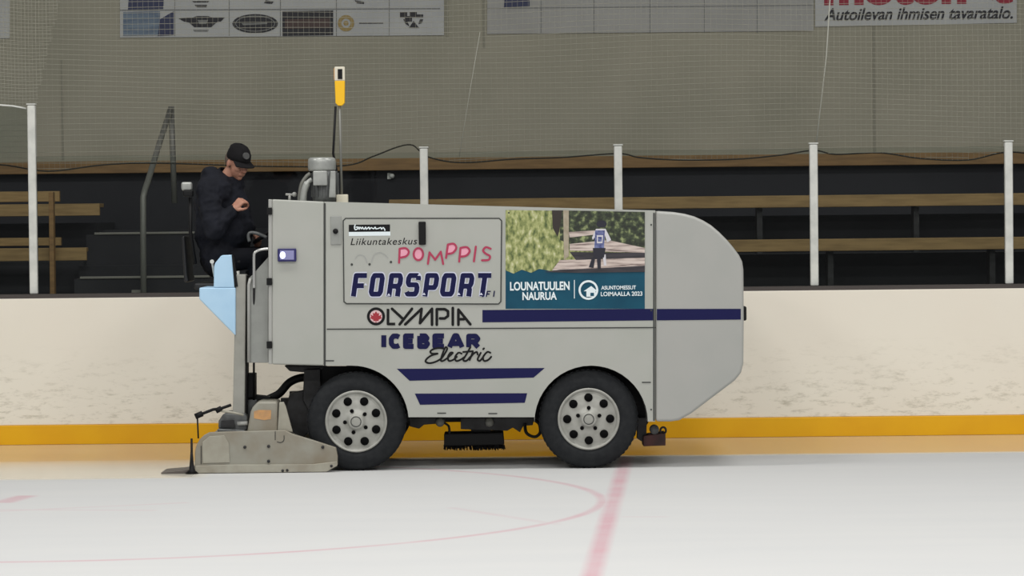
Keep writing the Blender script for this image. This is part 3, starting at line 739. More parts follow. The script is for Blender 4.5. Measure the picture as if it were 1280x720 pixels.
# rear cabinet
b = B(); b.ext([M(340, 249), M(405, 252), M(405, 457), M(340, 455.5)], Y0 - 0.004, Y0 + 0.42); cab = b.build('operator_cabinet', white_paint, ir, bevel=0.012)
b = B(); b.ext([M(335.5, 249), M(340, 249.3), M(340, 455), M(335.5, 455)], Y0, Y0 + 0.42); b.build('edge_strip', nose_paint, cab, bevel=0.004)
for y in (264, 273, 352, 431):
    if y == 273: continue
    p, q = P(333.5, y + 4.5, Y0), P(340, y - 4.5, Y0); b = B(); b.box((p.x, Y0 - 0.02, p.z), (q.x, Y0, q.z)); b.build('hinge', black, cab, bevel=0.004)
b = B(); b.ext([M(340, 250, Y0 + .5), M(405, 252, Y0 + .5), M(405, 457, Y0 + .5), M(340, 457, Y0 + .5)], Y0 + 1.25, Y1); b.build('console', white_paint, ir, bevel=0.012)
p, q = P(347.5, 327, Y0), P(370.5, 310.5, Y0)
b = B(); b.box((p.x, Y0 - 0.03, p.z), (q.x, Y0 - 0.004, q.z)); lamp = b.build('side_lamp', mat('lamp_housing', (38, 36, 96), 0.4), cab, bevel=0.006)
b = B(); flat(b, disc_pts(353.3, 319, 3.6, 4.6), Y0 - 0.0335); o = b.build('lit_bulb', lamp_lens, cab); tag(o, 'glowing white bulb of the blue side lamp')
b = B(); flat(b, [(350, 313), (367.5, 313), (367.5, 324.5), (350, 324.5)], Y0 - 0.0315); b.build('lamp_window', lamp_lilac, cab)

# nose (snow tank front)
nose_o = [(819.5, 263.5), (842, 265), (856, 267.2), (868, 270.5), (879, 275.5), (889, 281.5), (899, 290), (909, 300), (917, 309.5), (924, 319), (928, 327), (929.5, 337), (930, 400), (929.5, 455), (926.5, 466), (919, 475.5), (864, 517), (849, 525.5), (838, 527), (819.5, 527)]
b = B(); b.ext([M(*p) for p in nose_o], Y0 - 0.002, Y1); nose = b.build('snow_tank_nose', nose_paint, ir, bevel=0.022)
b = B(); flat(b, [(821, 386.2), (926, 386), (926, 399.5), (821, 400.5)], Y0 - 0.004); b.build('stripe', navy, nose)
b = B(); p, q = P(927, 401, Y0), P(933.5, 383, Y0); b.box((p.x, Y0 + 0.02, p.z), (q.x, Y0 + 0.16, q.z)); b.build('bumper_pad', black, nose, bevel=0.012)

# wheels
R = 0.366
def wheel(xpx, yface, side, holes, far=False):
    c = Vector((P(xpx, 528, Y0).x, yface, R)); W = 0.27 * side
    b = B(); prof = [(0.222, 0.02), (0.232, -0.004), (0.262, -0.01), (0.3, -0.008), (0.33, 0.0), (0.352, 0.018), (0.364, 0.045), (R, 0.09), (R, 0.18), (0.364, 0.225), (0.352, 0.25), (0.3, 0.275), (0.232, 0.27), (0.222, 0.25)]
    b.lathe([(r_, t_ * side) for r_, t_ in prof], c, n=64)
    for k in range(56):                                     # tread blocks on the shoulder
        a_ = 2 * PI * k / 56
        e = Vector((math.cos(a_), 0, math.sin(a_))); tn = Vector((-math.sin(a_), 0, math.cos(a_)))
        p = c + e * (R - 0.006)
        v = [p + tn * s * 0.010 + Vector((0, yy * side, 0)) + e * (0 if yy else -0.012) for yy in (0.028, 0.085) for s in (-1, 1)]
        w_ = [x_ + e * 0.006 for x_ in v]
        for f in ((w_[0], w_[1], w_[3], w_[2]), (v[0], v[1], w_[1], w_[0]), (v[2], v[3], w_[3], w_[2]), (v[0], v[2], w_[2], w_[0]), (v[1], v[3], w_[3], w_[1])): b.face(f)
    tyre = b.build('wheel', rubber, ir)
    b = B(); b.lathe([(r_, t_ * side) for r_, t_ in [(0.226, 0.012), (0.229, -0.006), (0.219, -0.012), (0.208, 0.006), (0.197, 0.016), (0.186, 0.012), (0.14, 0.0), (0.1, -0.004), (0.062, -0.004), (0.055, -0.03), (0.05, -0.034), (0.001, -0.034)]], c, n=64)
    b.build('rim', rim_metal, tyre)
    if far: return
    b = B()
    for k in range(8):
        a_ = holes + 2 * PI * k / 8; e = c + Vector((math.cos(a_), 0, math.sin(a_))) * 0.158
        b.lathe([(0.001, -0.012), (0.03, -0.010), (0.032, 0.004)], e, n=18)
    for k in range(5):
        a_ = holes + 0.3 + 2 * PI * k / 5; e = c + Vector((math.cos(a_), 0, math.sin(a_))) * 0.083
        b.lathe([(0.001, -0.014), (0.014, -0.012), (0.015, 0.0)], e, n=12)
    b.build('rim_hole', hole_black, tyre, split=True)
    b = B(); b.lathe([(0.04, -0.0345), (0.04, -0.036), (0.034, -0.036), (0.034, -0.0345)], c, n=32, caps=False); b.build('hub_ring', seam, tyre)
wheel(445, Y0 + 0.03, 1, PI / 8)
wheel(736, Y0 + 0.03, 1, 0.0)
wheel(445, Y1 - 0.03, -1, PI / 8, True)
wheel(736, Y1 - 0.03, -1, 0.0, True)
for xp in (445, 736):
    x = P(xp, 528, Y0).x
    b = B(); b.tube([(x, Y0 + 0.28, R), (x, Y1 - 0.28, R)], 0.07, 12); b.ball((x, YC, R), (0.15, 0.17, 0.15)); b.build('axle', dark_metal, ir)
# wheel wells
for pl in ([(396, 458), (446, 458), (512, 518), (512, 524), (500, 530), (396, 500)], [(667, 520), (680, 490), (700, 462), (739, 456), (780, 466), (808, 500), (811, 527), (800, 545), (790, 530), (680, 530)]):
    b = B(); b.ext([M(*p, Y0 + .36) for p in pl], Y0 + .36, Y0 + .42); b.build('wheel_well', black, ir)
# chassis
b = B(); A, C = M(360, 459), M(812, 528)
for yy in (Y0 + 0.42, Y1 - 0.52): b.box((M(345, 470)[0], yy, M(560, 527)[1]), (M(812, 470)[0], yy + 0.1, M(560, 500)[1]))
b.build('chassis_rail', dark_metal, ir, split=True)
b = B()
for pts in ([(355, 457), (408, 458), (402, 463), (385, 466), (362, 464)], [(362, 492), (384, 487), (388, 512), (386, 540), (372, 556), (360, 548), (357, 510)]):
    b.ext([M(*p, Y0 + 0.35) for p in pts], Y0 + 0.35, Y0 + 0.5)
b.ext([M(*p, Y0 + 0.3) for p in [(380, 462), (400, 461), (402, 500), (388, 520), (378, 500)]], Y0 + 0.32, Y0 + 0.46)
b.build('rear_linkage', dark_metal, ir, bevel=0.008, split=True)
b = B(); b.tube(smooth_line([P(335, 499, Y0 + .5), P(349, 492, Y0 + .5), P(362, 478, Y0 + .5), P(378, 472, Y0 + .5), P(395, 474, Y0 + .5), P(410, 490, Y0 + .5)], 5), 0.032, 10); b.build('hose', black, ir)
b = B(); b.box((M(470, 500)[0], YC - .1, .3), (M(712, 500)[0], Y1 - .32, .42)); b.build('shade_blocker', dark_metal, ir, bevel=.01)  # unseen plate added to deepen the shade on the ice below
b = B()
b.ext([M(*p, Y0 + .4) for p in [(511, 522), (557, 522), (556, 529), (530, 531), (524, 536), (512, 533)]], Y0 + 0.4, Y0 + 0.62)
b.ext([M(*p, Y0 + .4) for p in [(576, 522), (668, 521), (666, 531), (654, 532), (650, 540), (641, 534), (634, 538), (576, 536)]], Y0 + 0.35, Y0 + 0.8)
b.build('undercarriage', dark_metal, ir, bevel=0.006, split=True)
b = B(); b.lathe([(0.001, -.02), (.03, -.02), (.034, 0), (.034, .05)], P(550, 528, Y0 + .38), n=14); b.lathe([(0.001, -.02), (.03, -.02), (.034, 0), (.034, .05)], P(612, 528, Y0 + .33), n=14); b.build('pivot_bolt', rail_steel, ir, split=True)
b = B(); b.tube(smooth_line([P(656, 529, Y0 + .3), P(658, 541, Y0 + .28), P(668, 546, Y0 + .25), P(675, 541, Y0 + .25), P(674, 530, Y0 + .28), P(668, 525, Y0 + .3)], 5), 0.012, 8); b.build('hose', black, ir)
b = B(); b.tube(smooth_line([P(556, 529, Y0 + .4), P(561, 533, Y0 + .38), P(562, 542, Y0 + .36)], 4), 0.009, 8)
b.ext([M(*p, Y0 + .4) for p in [(588, 536), (614, 536), (612, 543), (590, 543)]], Y0 + .42, Y0 + .6); b.build('brush_arm', dark_metal, ir)
br_p = [(555, 542), (629, 540.5), (630.5, 556), (555, 557.5)]
b = B(); b.ext([M(*p, Y0 + .35) for p in br_p], Y0 + 0.35, Y0 + 0.6); brush = b.build('board_brush', black, ir, bevel=0.008)
b = B()
for k in range(120):
    t_ = k / 119; x = 555 + 75 * t_; yy = Y0 + 0.36 + 0.22 * random.random()
    tip = 560 + 3.2 * random.random() - (3.2 if 0.36 < t_ < 0.55 and random.random() < 0.6 else 0)
    b.tube([P(x, 556, yy), P(x + random.uniform(-1.5, 1.5), tip, yy)], 0.0045, 4)
tag(b.build('bristles', black, brush), kind='stuff')
# tow hitch behind the front wheel
b = B(); b.ext([M(*p, Y0 + .25) for p in [(804, 545), (832, 541), (832, 557), (804, 558)]], Y0 + .25, Y0 + .5); hitch = b.build('front_hitch', red_brown, ir, bevel=0.006)
b = B(); b.lathe([(.001, -.03), (.034, -.03), (.036, .05), (.001, .05)], P(818, 537, Y0 + .28), n=16); b.build('hitch_roller', motor_dark, hitch)
b = B(); b.tube([P(829 + 3.5 * math.cos(a_), 538 + 4 * math.sin(a_), Y0 + .27) for a_ in [2 * PI * k / 14 for k in range(15)]], 0.008, 6); b.ext([M(*p, Y0 + .25) for p in [(798, 523), (809, 523), (808, 556), (797, 549)]], Y0 + .3, Y0 + .45); b.build('hitch_ring', dark_metal, hitch)

# lift mast, guard panel, grab rail, blue seat base
b = B(); b.ext([M(*p, Y0 + .1) for p in [(294.5, 343), (307.5, 343), (305.5, 536), (290.5, 534)]], Y0 + 0.1, Y0 + 0.24); mast = b.build('lift_mast', mast_paint, ir, bevel=0.008)
b = B(); b.ext([M(*p, Y0 + .2) for p in [(305, 344), (311, 344), (309, 540), (303, 538)]], Y0 + 0.16, Y0 + 0.3); b.build('mast_channel', black, mast, bevel=0.004)
b = B(); b.ext([M(*p, Y0 + .12) for p in [(303, 468), (317, 468), (317, 497), (303, 500)]], Y0 + 0.25, Y0 + 0.4); b.ext([M(*p, Y0 + .3) for p in [(303, 492), (338, 496), (338, 501), (303, 500)]], Y0 + .3, Y0 + .42); b.build('mast_bracket', black, mast, bevel=0.004, split=True)
b = B(); b.ext([M(*p, Y0 + .08) for p in [(311, 348), (316, 343), (335.5, 321), (335.5, 453.5), (311, 453.5)]], Y0 + 0.08, Y0 + 0.11); gp = b.build('guard_panel', grey_panel, ir, bevel=0.006)
b = B(); b.tube([P(313, 348, Y0 + .07), P(311, 356, Y0 + .07), P(311, 453, Y0 + .07)], 0.012, 8); b.build('guard_edge', nose_paint, gp)
b = B(); b.tube([P(317.5, 352, Y0 + .06), P(317.3, 500, Y0 + .2)], 0.008, 8); b.build('cable', black, gp)
b = B(); b.tube(smooth_line([P(317.5, 360, Y0 + .06), P(317.5, 340, Y0 + .06), P(317.5, 321, Y0 + .06), P(318.5, 316, Y0 + .06), P(323, 313, Y0 + .06), P(329, 311.5, Y0 + .06), P(336, 311, Y0 + .06)], 4), 0.0105, 8); b.build('grab_rail', chrome, ir)
b = B(); b.ext([M(*p, Y0 + .08) for p in [(249, 359.5), (294.5, 359.5), (294.5, 420), (249, 374)]], Y0 + 0.08, Y0 + 1.5); sb = b.build('seat_base', light_blue, ir, bevel=0.01)
b = B(); b.ext([M(*p, Y0 + .08) for p in [(267, 359.5), (267.5, 333), (269, 328.5), (276, 320), (278, 319), (289.5, 318.5), (293, 359.5)]], Y0 + 0.08, Y0 + 0.16); b.build('arm_shield', light_blue, sb, bevel=0.008)
b = B(); b.ext([M(*p, Y0 + .1) for p in [(289.5, 319), (292, 319), (297.5, 358), (293, 359)]], Y0 + 0.09, Y0 + 0.155); b.ext([M(*p, Y0 + .1) for p in [(297, 326), (300, 325), (300, 328), (297, 328)]], Y0 + 0.09, Y0 + 0.1); b.build('shield_lining', black, sb)
YD = Y0 + 0.85                                               # driver's centre line
b = B(); b.ext([M(*p, YD) for p in [(247, 353), (306, 353), (308, 357), (304, 361), (247, 361)]], YD - 0.26, YD + 0.26); seat = b.build('seat_cushion', seat_vinyl, ir, bevel=0.03)
b = B(); b.ext([M(*p, YD) for p in [(231, 296), (235, 294), (238, 340), (240, 352), (234, 352)]], YD - 0.23, YD + 0.23); b.build('seat_back', seat_vinyl, ir, bevel=0.03)
b = B(); b.ext([M(*p, YD) for p in [(299, 404), (352, 404), (352, 409), (299, 409)]], YD - 0.4, YD + 0.6); b.ext([M(*p, YD) for p in [(296, 361), (299, 361), (299, 402), (296, 402)]], YD - 0.4, YD + 0.6); b.ext([M(*p, YD) for p in [(299, 340), (335, 330), (335, 402), (299, 402)]], YD + 0.56, YD + 0.6)
b.build('cockpit_panel', black, ir, split=True)
b = B(); b.tube([P(244, 330, YD - .27), P(238, 290, YD - .27), P(238, 247, YD - .27)], 0.014, 8); b.build('lamp_stalk', black, ir)
A = P(234.5, 240, YD - .27); b = B(); b.box(A + Vector((-0.03, -.04, -.035)), A + Vector((0.042, .04, 0.012))); wl = b.build('work_lamp', black, ir, bevel=0.01)
b = B(); b.box(A + Vector((-0.045, -.035, 0.012)), A + Vector((0.035, .035, .075))); o = b.build('lamp_glass', motor_grey, wl, bevel=0.015); tag(o, 'pale lens block')
b = B(); b.tube([P(265, 327, YD - .45), P(265, 327, YD - .42)], 0.016, 10); b.tube([P(265, 327, YD - .42), P(268, 345, YD - .3)], 0.008, 8); b.build('control_knob', post_paint, ir)
sc_ = P(334, 292, YD)
b = B(); ax = Vector((-0.55, 0, 0.83)).normalized(); u = Vector((0, 1, 0)); v = ax.cross(u)
b.tube([sc_ + (u * math.cos(a_) + v * math.sin(a_)) * 0.12 for a_ in [2 * PI * k / 24 for k in range(25)]], 0.012, 8)
for a_ in (0, 2.1, 4.2): b.tube([sc_, sc_ + (u * math.cos(a_) + v * math.sin(a_)) * 0.12], 0.009, 6)
b.tube([sc_, sc_ - ax * 0.36], 0.02, 8); b.build('steering_wheel', black, ir)
b = B(); b.tube(smooth_line([P(312, 302, YD - .29), P(310.5, 295, YD - .29), P(313, 291, YD - .29), P(322, 292, YD - .29), P(334, 297, YD - .29)], 4), 0.013, 8); b.build('control_lever', motor_dark, ir)
b = B(); A = P(331, 270, Y0 + .5)
b.ext([M(*p, Y0 + .45) for p in [(338, 262), (346, 262), (346, 300), (338, 300)]], Y0 + .46, Y0 + 1.24); b.build('dashboard', black, ir, bevel=0.01)
b = B(); b.tube([P(357, 243, Y0 + .3), P(367, 243.5, Y0 + .3)], 0.009, 8); b.ball(P(368, 243, Y0 + .3), (0.018, 0.018, 0.018)); b.tube([P(362, 244, Y0 + .3), P(362, 252, Y0 + .3)], 0.01, 6); b.build('control_lever', nose_paint, ir)

# motor on the roof
mx = P(404, 230, Y0 + .25); YM = Y0 + 0.25
def zz(y): return P(404, y, YM).z
b = B(); b.lathe([(0.001, zz(252)), (0.088, zz(252)), (0.094, zz(246)), (0.094, zz(214)), (0.001, zz(214))], (mx.x + 0.012, YM, 0), 'z', 32)
for k in range(18):
    a_ = 2 * PI * k / 18; e = Vector((math.cos(a_), math.sin(a_), 0))
    p = Vector((mx.x + 0.012, YM, 0)) + e * 0.092; tn = Vector((-e.y, e.x, 0)) * 0.004
    z0_, z1_ = zz(246), zz(216)
    b.face([p + tn + Vector((0, 0, z0_)), p + tn + e * .012 + Vector((0, 0, z0_)), p + tn + e * .012 + Vector((0, 0, z1_)), p + tn + Vector((0, 0, z1_))])
    b.face([p - tn + Vector((0, 0, z0_)), p - tn + e * .012 + Vector((0, 0, z0_)), p - tn + e * .012 + Vector((0, 0, z1_)), p - tn + Vector((0, 0, z1_))])
    b.face([p - tn + e * .012 + Vector((0, 0, z0_)), p + tn + e * .012 + Vector((0, 0, z0_)), p + tn + e * .012 + Vector((0, 0, z1_)), p - tn + e * .012 + Vector((0, 0, z1_))])
motor = b.build('auger_motor', motor_dark, ir)
b = B(); b.lathe([(0.001, zz(213.5)), (0.098, zz(213.5)), (0.104, zz(211)), (0.104, zz(202)), (0.1, zz(198.5)), (0.088, zz(197)), (0.001, zz(196.6))], (mx.x - 0.008, YM, 0), 'z', 36); b.build('fan_cover', motor_grey, motor)
b = B(); p, q = P(391.5, 232, YM - .13), P(409, 213.5, YM - .13); b.box((p.x, YM - .145, p.z), (q.x, YM - .08, q.z)); b.build('terminal_box', motor_grey, motor, bevel=0.008)
b = B(); b.ext([M(*p, YM) for p in [(414, 214), (420.5, 214), (420.5, 247), (412, 247)]], YM - .115, YM - .07); b.build('motor_foot', motor_grey, motor, bevel=0.006)
b = B(); b.tube(smooth_line([P(388, 217, YM - .03), P(383, 221, YM - .03), P(377, 231, YM - .03), P(374.5, 246, YM - .03), P(374.5, 252, YM - .03)], 5), 0.016, 10); b.build('conduit', pole_grey, motor)
b = B(); b.tube(smooth_line([P(390, 224, YM - .06), P(384, 229, YM - .06), P(380, 240, YM - .06), P(379, 252, YM - .06)], 5), [0.018] * 5 + [.026] * 11, 10); b.build('conduit', motor_grey, motor)
b = B(); p, q = P(420.5, 254, YM), P(435, 243, YM); b.box((p.x, YM - .04, p.z), (q.x, YM + .04, q.z)); b.build('tool_socket', pale_plastic, ir, bevel=0.006)

# conditioner
def cq(x, y): return (220 + x / 5.805, 480 + y / 5.805)
YQ = Y0 - 0.06
def Q(x, y, Y=YQ): 
    X_, Z_ = M(*cq(x, y), Y); return (X_, max(Z_, 0.004))
co = [(140, 655), (136, 600), (137, 490), (150, 440), (172, 402), (202, 372), (240, 352), (360, 346), (790, 336), (842, 362), (1000, 410), (1160, 462), (1172, 520), (1172, 590), (1092, 642), (700, 655)]
b = B(); b.ext([Q(*p) for p in co], YQ, YQ + 0.05); con = b.build('conditioner', steel_dirty, ir, bevel=0.006)
b = B(); b.ext([Q(*p) for p in co], Y1 + 0.02, Y1 + 0.07); b.build('end_plate', steel_dirty, con, bevel=0.006)
b = B(); b.ext([Q(*p) for p in [(170, 640), (175, 430), (250, 370), (780, 360), (900, 420), (880, 640)]], YQ + 0.05, Y1 + 0.02); b.build('blade_housing', steel_dirty, con)
b = B(); b.ext([Q(*p) for p in [(138, 652), (140, 592), (400, 584), (990, 582), (1170, 560), (1172, 592), (1092, 642), (700, 656)]], YQ - 0.012, YQ); b.build('runner_strip', steel_light, con, bevel=0.004)
b = B(); b.ext([Q(*p) for p in [(195, 575), (192, 420), (245, 378), (350, 372), (385, 430), (390, 570)]], YQ - 0.008, YQ); b.build('cover_plate', steel_light, con, bevel=0.003)
b = B()
for x, y in ((500, 458), (672, 452), (672, 560), (1065, 458), (775, 628), (808, 625), (1128, 594)): b.lathe([(.001, -.016), (.01, -.016), (.012, 0)], P(*cq(x, y), YQ), n=10)
b.build('bolt', dark_metal, con, split=True)
b = B(); b.keep = True
stroke(b, [cq(720, 345), cq(720, 405)], 0.9, YQ - .002); stroke(b, smooth_line([cq(735, 420), cq(760, 425), cq(782, 410), cq(784, 375)], 3), 0.9, YQ - .002); stroke(b, [cq(182, 450), cq(182, 580)], 0.9, YQ - .0095)
b.build('latch_slot', dark_metal, con)
b = B(); b.ext([Q(*p, Y0 + .05) for p in [(520, 348), (545, 200), (560, 165), (600, 122), (742, 122), (738, 348)]], Y0 - 0.02, Y0 + 0.3); gb = b.build('gearbox_cover', steel_dirty, con, bevel=0.02)
b = B(); flat(b, [cq(566, 198), cq(600, 188), cq(690, 190), cq(688, 255), cq(640, 262), cq(566, 250)], Y0 - .022); b.build('worn_sticker', rust_orange, con)
b = B(); b.ext([Q(*p, Y0 + .05) for p in [(752, 130), (785, 128), (800, 160), (850, 345), (740, 335)]], Y0 + 0.0, Y0 + 0.03); b.build('gusset_plate', steel_light, con, bevel=0.004)
b = B(); b.ext([Q(*p, Y0 + .1) for p in [(310, 318), (312, 265), (345, 215), (500, 210), (520, 240), (520, 330), (480, 345)]], Y0 + 0.06, Y0 + 0.5); b.ext([Q(*p, Y0) for p in [(300, 348), (300, 325), (500, 335), (500, 350)]], Y0 + .0, Y0 + .4); b.build('tray', motor_dark, con, bevel=0.01, split=True)
b = B(); b.ext([Q(*p, Y0 + .05) for p in [(325, 312), (330, 265), (420, 262), (430, 312)]], Y0 + 0.035, Y0 + 0.06); b.build('tray_slot', dark_metal, con)
b = B(); b.tube([P(*cq(445, 288), Y0 + .03), P(*cq(520, 285), Y0 + .03)], 0.016, 10); o = b.build('roller', nose_paint, con)
b = B(); b.ext([Q(*p, Y0 + .3) for p in [(490, 110), (590, 110), (590, 190), (540, 260), (500, 260)]], Y0 + .28, Y0 + .5); b.build('lift_link', motor_dark, con, bevel=0.01)
b = B(); b.tube([P(*cq(400, 152), Y0), P(*cq(320, 180), Y0), P(*cq(270, 185), Y0), P(*cq(200, 212), Y0), P(*cq(140, 237), Y0)], 0.011, 8); b.tube([P(*cq(192, 214), Y0), P(*cq(140, 236), Y0)], 0.022, 10); b.tube([P(*cq(330, 176), Y0), P(*cq(290, 196), Y0)], 0.02, 8)
b.tube([P(*cq(155, 238), Y0 - .01), P(*cq(162, 395), Y0 - .01)], 0.006, 6); rod = b.build('lever_rod', black, con)
b = B(); b.tube([P(*cq(290, 190), Y0), P(*cq(400, 205), Y0), P(*cq(490, 225), Y0)], 0.009, 8); b.build('push_rod', steel_light, con)
b = B(); b.tube([P(*cq(113, 395), YQ - .01), P(*cq(115, 640), YQ - .01)], [0.008, 0.01], 8); b.lathe([(.001, 0.16), (.009, .16), (.013, .1), (.02, 0.03), (.05, 0.004), (.001, 0.004)], (P(*cq(116, 640), YQ).x, YQ - .01, 0), 'z', 14); b.build('edge_marker', black, con)
b = B(); A = P(*cq(-110, 665), YQ); C = P(*cq(140, 640), YQ); 
b.ext([(A.x, 0.002), (C.x, 0.002), (C.x, 0.035), (C.x - .1, 0.02), (A.x, 0.008)], YQ + .02, YQ + .38); b.build('water_cloth', mat('wet_cloth', (92, 86, 82), 0.5), con)

# ------------------------------------------------------------------ tools standing on the machine roof
t = empty('snow_scraper', P(426.5, 242.5, YM), 'grey-poled tool with a slotted yellow head standing upright behind the motor', 'tool')
b = B(); b.tube([P(427, 242.6, YM), P(424.5, 128, YM)], 0.0095, 8); b.build('pole', pole_grey, t)
A = P(424.6, 131, YM); C = P(424.6, 83.5, YM); hw = 0.038
b = B(); b.ext([(A.x - hw * .8, A.z + .012), (A.x - hw * .3, A.z - .008), (A.x + hw * .5, A.z - .008), (A.x + hw, A.z + .015), (C.x + hw, P(424, 101, YM).z), (C.x - hw, P(424, 101, YM).z)], YM - .02, YM + .02); hd = b.build('head', yellow_plastic, t, bevel=0.006)
b = B(); z0_ = P(424, 101, YM).z
b.ext([(C.x - hw, z0_), (C.x + hw, z0_), (C.x + hw, C.z), (C.x - hw, C.z)], YM - .02, YM + .02); g_ = b.build('grip', pale_plastic, t, bevel=0.006)
p, q = P(422.5, 99, YM), P(428, 86.5, YM); b = B(); b.box((p.x, YM - .024, p.z), (q.x, YM + .024, q.z)); b.build('slot', black, g_)
b = B(); p = P(418, 100, YM); b.box((C.x - hw - .006, YM - .015, p.z), (C.x - hw, YM + .015, C.z - .01)); b.build('edge_strip', rust_orange, g_)
b = B(); b.tube([P(423, 251, YM + .16), P(421, 215, YM + .16), P(416.5, 192, YM + .16), P(419.5, 133, YM + .16)], 0.009, 8)
tag(b.build('black_rod', black), 'thin black rod standing between the motor and the grey-poled tool', 'rod')

# ------------------------------------------------------------------ the driver
dr = empty('person', P(272, 338, YD), 'driver in black jacket and cap sitting at the rear, looking down with a raised fist', 'person')
def D(x, y, dy=0.0): return P(x, y, YD + dy)
hipR, hipL = D(276, 326, -.1), D(276, 326, .1)
kneeR, kneeL = D(324, 322, -.15), D(326, 320, .15)
ankR, ankL = D(318, 388, -.15), D(320, 388, .15)
shR, shL = D(260, 238, -.19), D(276, 238, .19)
elR, elL = D(268, 288, -.28), D(292, 288, .26)
wrR, wrL = D(291, 262, -.22), D(309, 290, .15)
headc = D(296.5, 204, -.04)
hrot = Euler((0, math.radians(26), math.radians(-24)), 'XYZ').to_matrix()     # nods forward, turned a little to the rink
hrot = Euler((0, 0, math.radians(-46))).to_matrix() @ Euler((0, math.radians(23), 0)).to_matrix()
def H(x, y, z): return headc + hrot @ Vector((x, y, z))
def hand(b, wrist, d, nrm, side, curl):
    """palm, four bent fingers, thumb; d = hand direction, nrm = out of the back of the hand"""
    d = d.normalized(); nrm = (nrm - d * nrm.dot(d)).normalized(); s = d.cross(nrm) * side
    palm = wrist + d * 0.05
    b.cap(wrist - d * .01, wrist + d * .02, .026, .028, 10)
    for k, o_ in enumerate((-.03, -.011, .009, .028)): b.cap(wrist + d * .02 + s * o_ * .7, wrist + d * .088 + s * o_, .016, .0135, 8)
    for k, (o_, ln) in enumerate(((-.031, .036), (-.011, .043), (.01, .046), (.03, .041))):
        p = wrist + d * .092 + s * o_; a = curl
        for j, l_ in enumerate((ln, ln * .68, ln * .5)):
            q = p + (d * math.cos(a) - nrm * math.sin(a)) * l_
            b.cap(p, q, .0105 - j * .0008, .0098 - j * .0008, 8); p = q; a += curl * .85
    p = wrist + d * .025 + s * .034 - nrm * .008; q = p + (d * .7 + s * .55 - nrm * .35).normalized() * .038; r_ = q + (d * .75 - s * .15 - nrm * .7).normalized() * .032
    b.cap(p, q, .014, .012, 8); b.cap(q, r_, .0115, .0098, 8)
b = B()
# head and face
b.ball(headc + hrot @ Vector((-.012, 0, .03)), (.098, .077, .098), hrot, 20)
b.ball(H(.028, 0, -.03), (.066, .062, .085), hrot, 16)
b.cap(H(.03, 0, -.095), H(.062, 0, -.092), .034, .024)               # chin
for s in (-1, 1):
    b.ball(H(.058, .036 * s, -.022), (.03, .024, .024), hrot, 12)       # cheeks
    b.ball(H(-.008, .078 * s, -.005), (.02, .011, .032), hrot, 10)      # ears
    b.cap(H(.084, .012 * s, .025), H(.07, .046 * s, .024), .012, .011)  # brow
b.cap(H(.088, 0, .018), H(.108, 0, -.026), .010, .0155)                # nose
for s in (-1, 1): b.ball(H(.098, .011 * s, -.03), (.011, .009, .008), hrot, 8)
b.cap(H(.088, -.02, -.056), H(.088, .02, -.056), .008, .008); b.cap(H(.086, -.016, -.067), H(.086, .016, -.067), .008, .008)
b.cap(H(-.02, 0, -.05), D(281, 227, 0), .056, .062)                   # neck
# trunk and limbs
chest, belly, pelv = D(276, 250), D(283, 288), D(275, 324)
b.cap(chest + Vector((0, -.09, .03)), chest + Vector((0, .09, .03)), .085, .085); b.cap(chest, belly, .135, .14); b.cap(belly, pelv, .14, .13)
b.cap(pelv + Vector((0, -.07, 0)), pelv + Vector((0, .07, 0)), .12, .12); b.cap(D(281, 227), chest, .065, .12)
for sh, el, wr, hp, kn, an in ((shR, elR, wrR, hipR, kneeR, ankR), (shL, elL, wrL, hipL, kneeL, ankL)):
    b.cap(sh, el, .056, .043); b.cap(el, wr, .042, .027); b.cap(hp, kn, .084, .058); b.cap(kn, an, .055, .036)
    b.cap(an, an + Vector((.16, 0, -.035)), .042, .032)
hand(b, wrR, D(301, 251.5, -.21) - wrR, Vector((-.5, -.75, .45)), 1, 1.05)
hand(b, wrL, D(320, 295, .12) - wrL, Vector((0, .1, 1)), -1, .75)
body_p = b.build('body', skin, dr); remesh(body_p, 0.0055, 3, .5)
# eyes
for s in (-1, 1):
    b = B(); b.ball(H(.077, .03 * s, .006), (.011, .013, .011), hrot, 12); o = b.build('eye', [sign_white], dr)
    b = B(); b.ball(H(.0855, .0305 * s, .004), (.004, .006, .006), hrot, 10); b.build('iris', black, o)
# hair under the cap
b = B(); b.ball(headc + hrot @ Vector((-.024, 0, .02)), (.094, .081, .085), hrot, 18)
hair = b.build('hair', hair_grey, dr)
# cap: crown, band, brim, patch
b = B(); prof = [(.001, .152), (.03, .15), (.06, .139), (.082, .118), (.094, .09), (.099, .06), (.1, .034), (.094, .034)]
rings = []
for r_, z_ in prof: rings.append([b.bm.verts.new(H(-.008 + r_ * 1.06 * math.cos(2 * PI * k / 32) + (.008 if z_ < .1 else 0), r_ * .86 * math.sin(2 * PI * k / 32), z_)) for k in range(32)])
for a_, c_ in zip(rings, rings[1:]):
    for k in range(32):
        f = b.bm.faces.new((a_[k], a_[(k + 1) % 32], c_[(k + 1) % 32], c_[k])); f.smooth = True
b.bm.faces.new(rings[0]); b.ball(H(-.008, 0, .152), (.009, .009, .006), hrot, 8)
capo = b.build('cap', cap_cloth, dr)
b = B(); n = 16; top = []
for layer in (0, -.007):
    row = []
    for k in range(n + 1):
        a_ = -1.15 + 2.3 * k / n
        i_ = H(.0 + .104 * math.cos(a_), .086 * math.sin(a_), .04 + layer)
        o_ = H(.02 + .128 * math.cos(a_ * .8) - .0, .092 * math.sin(a_ * 1.1), .022 + layer - .012 * (1 - math.cos(a_)))
        row.append((b.bm.verts.new(i_), b.bm.verts.new(o_)))
    top.append(row)
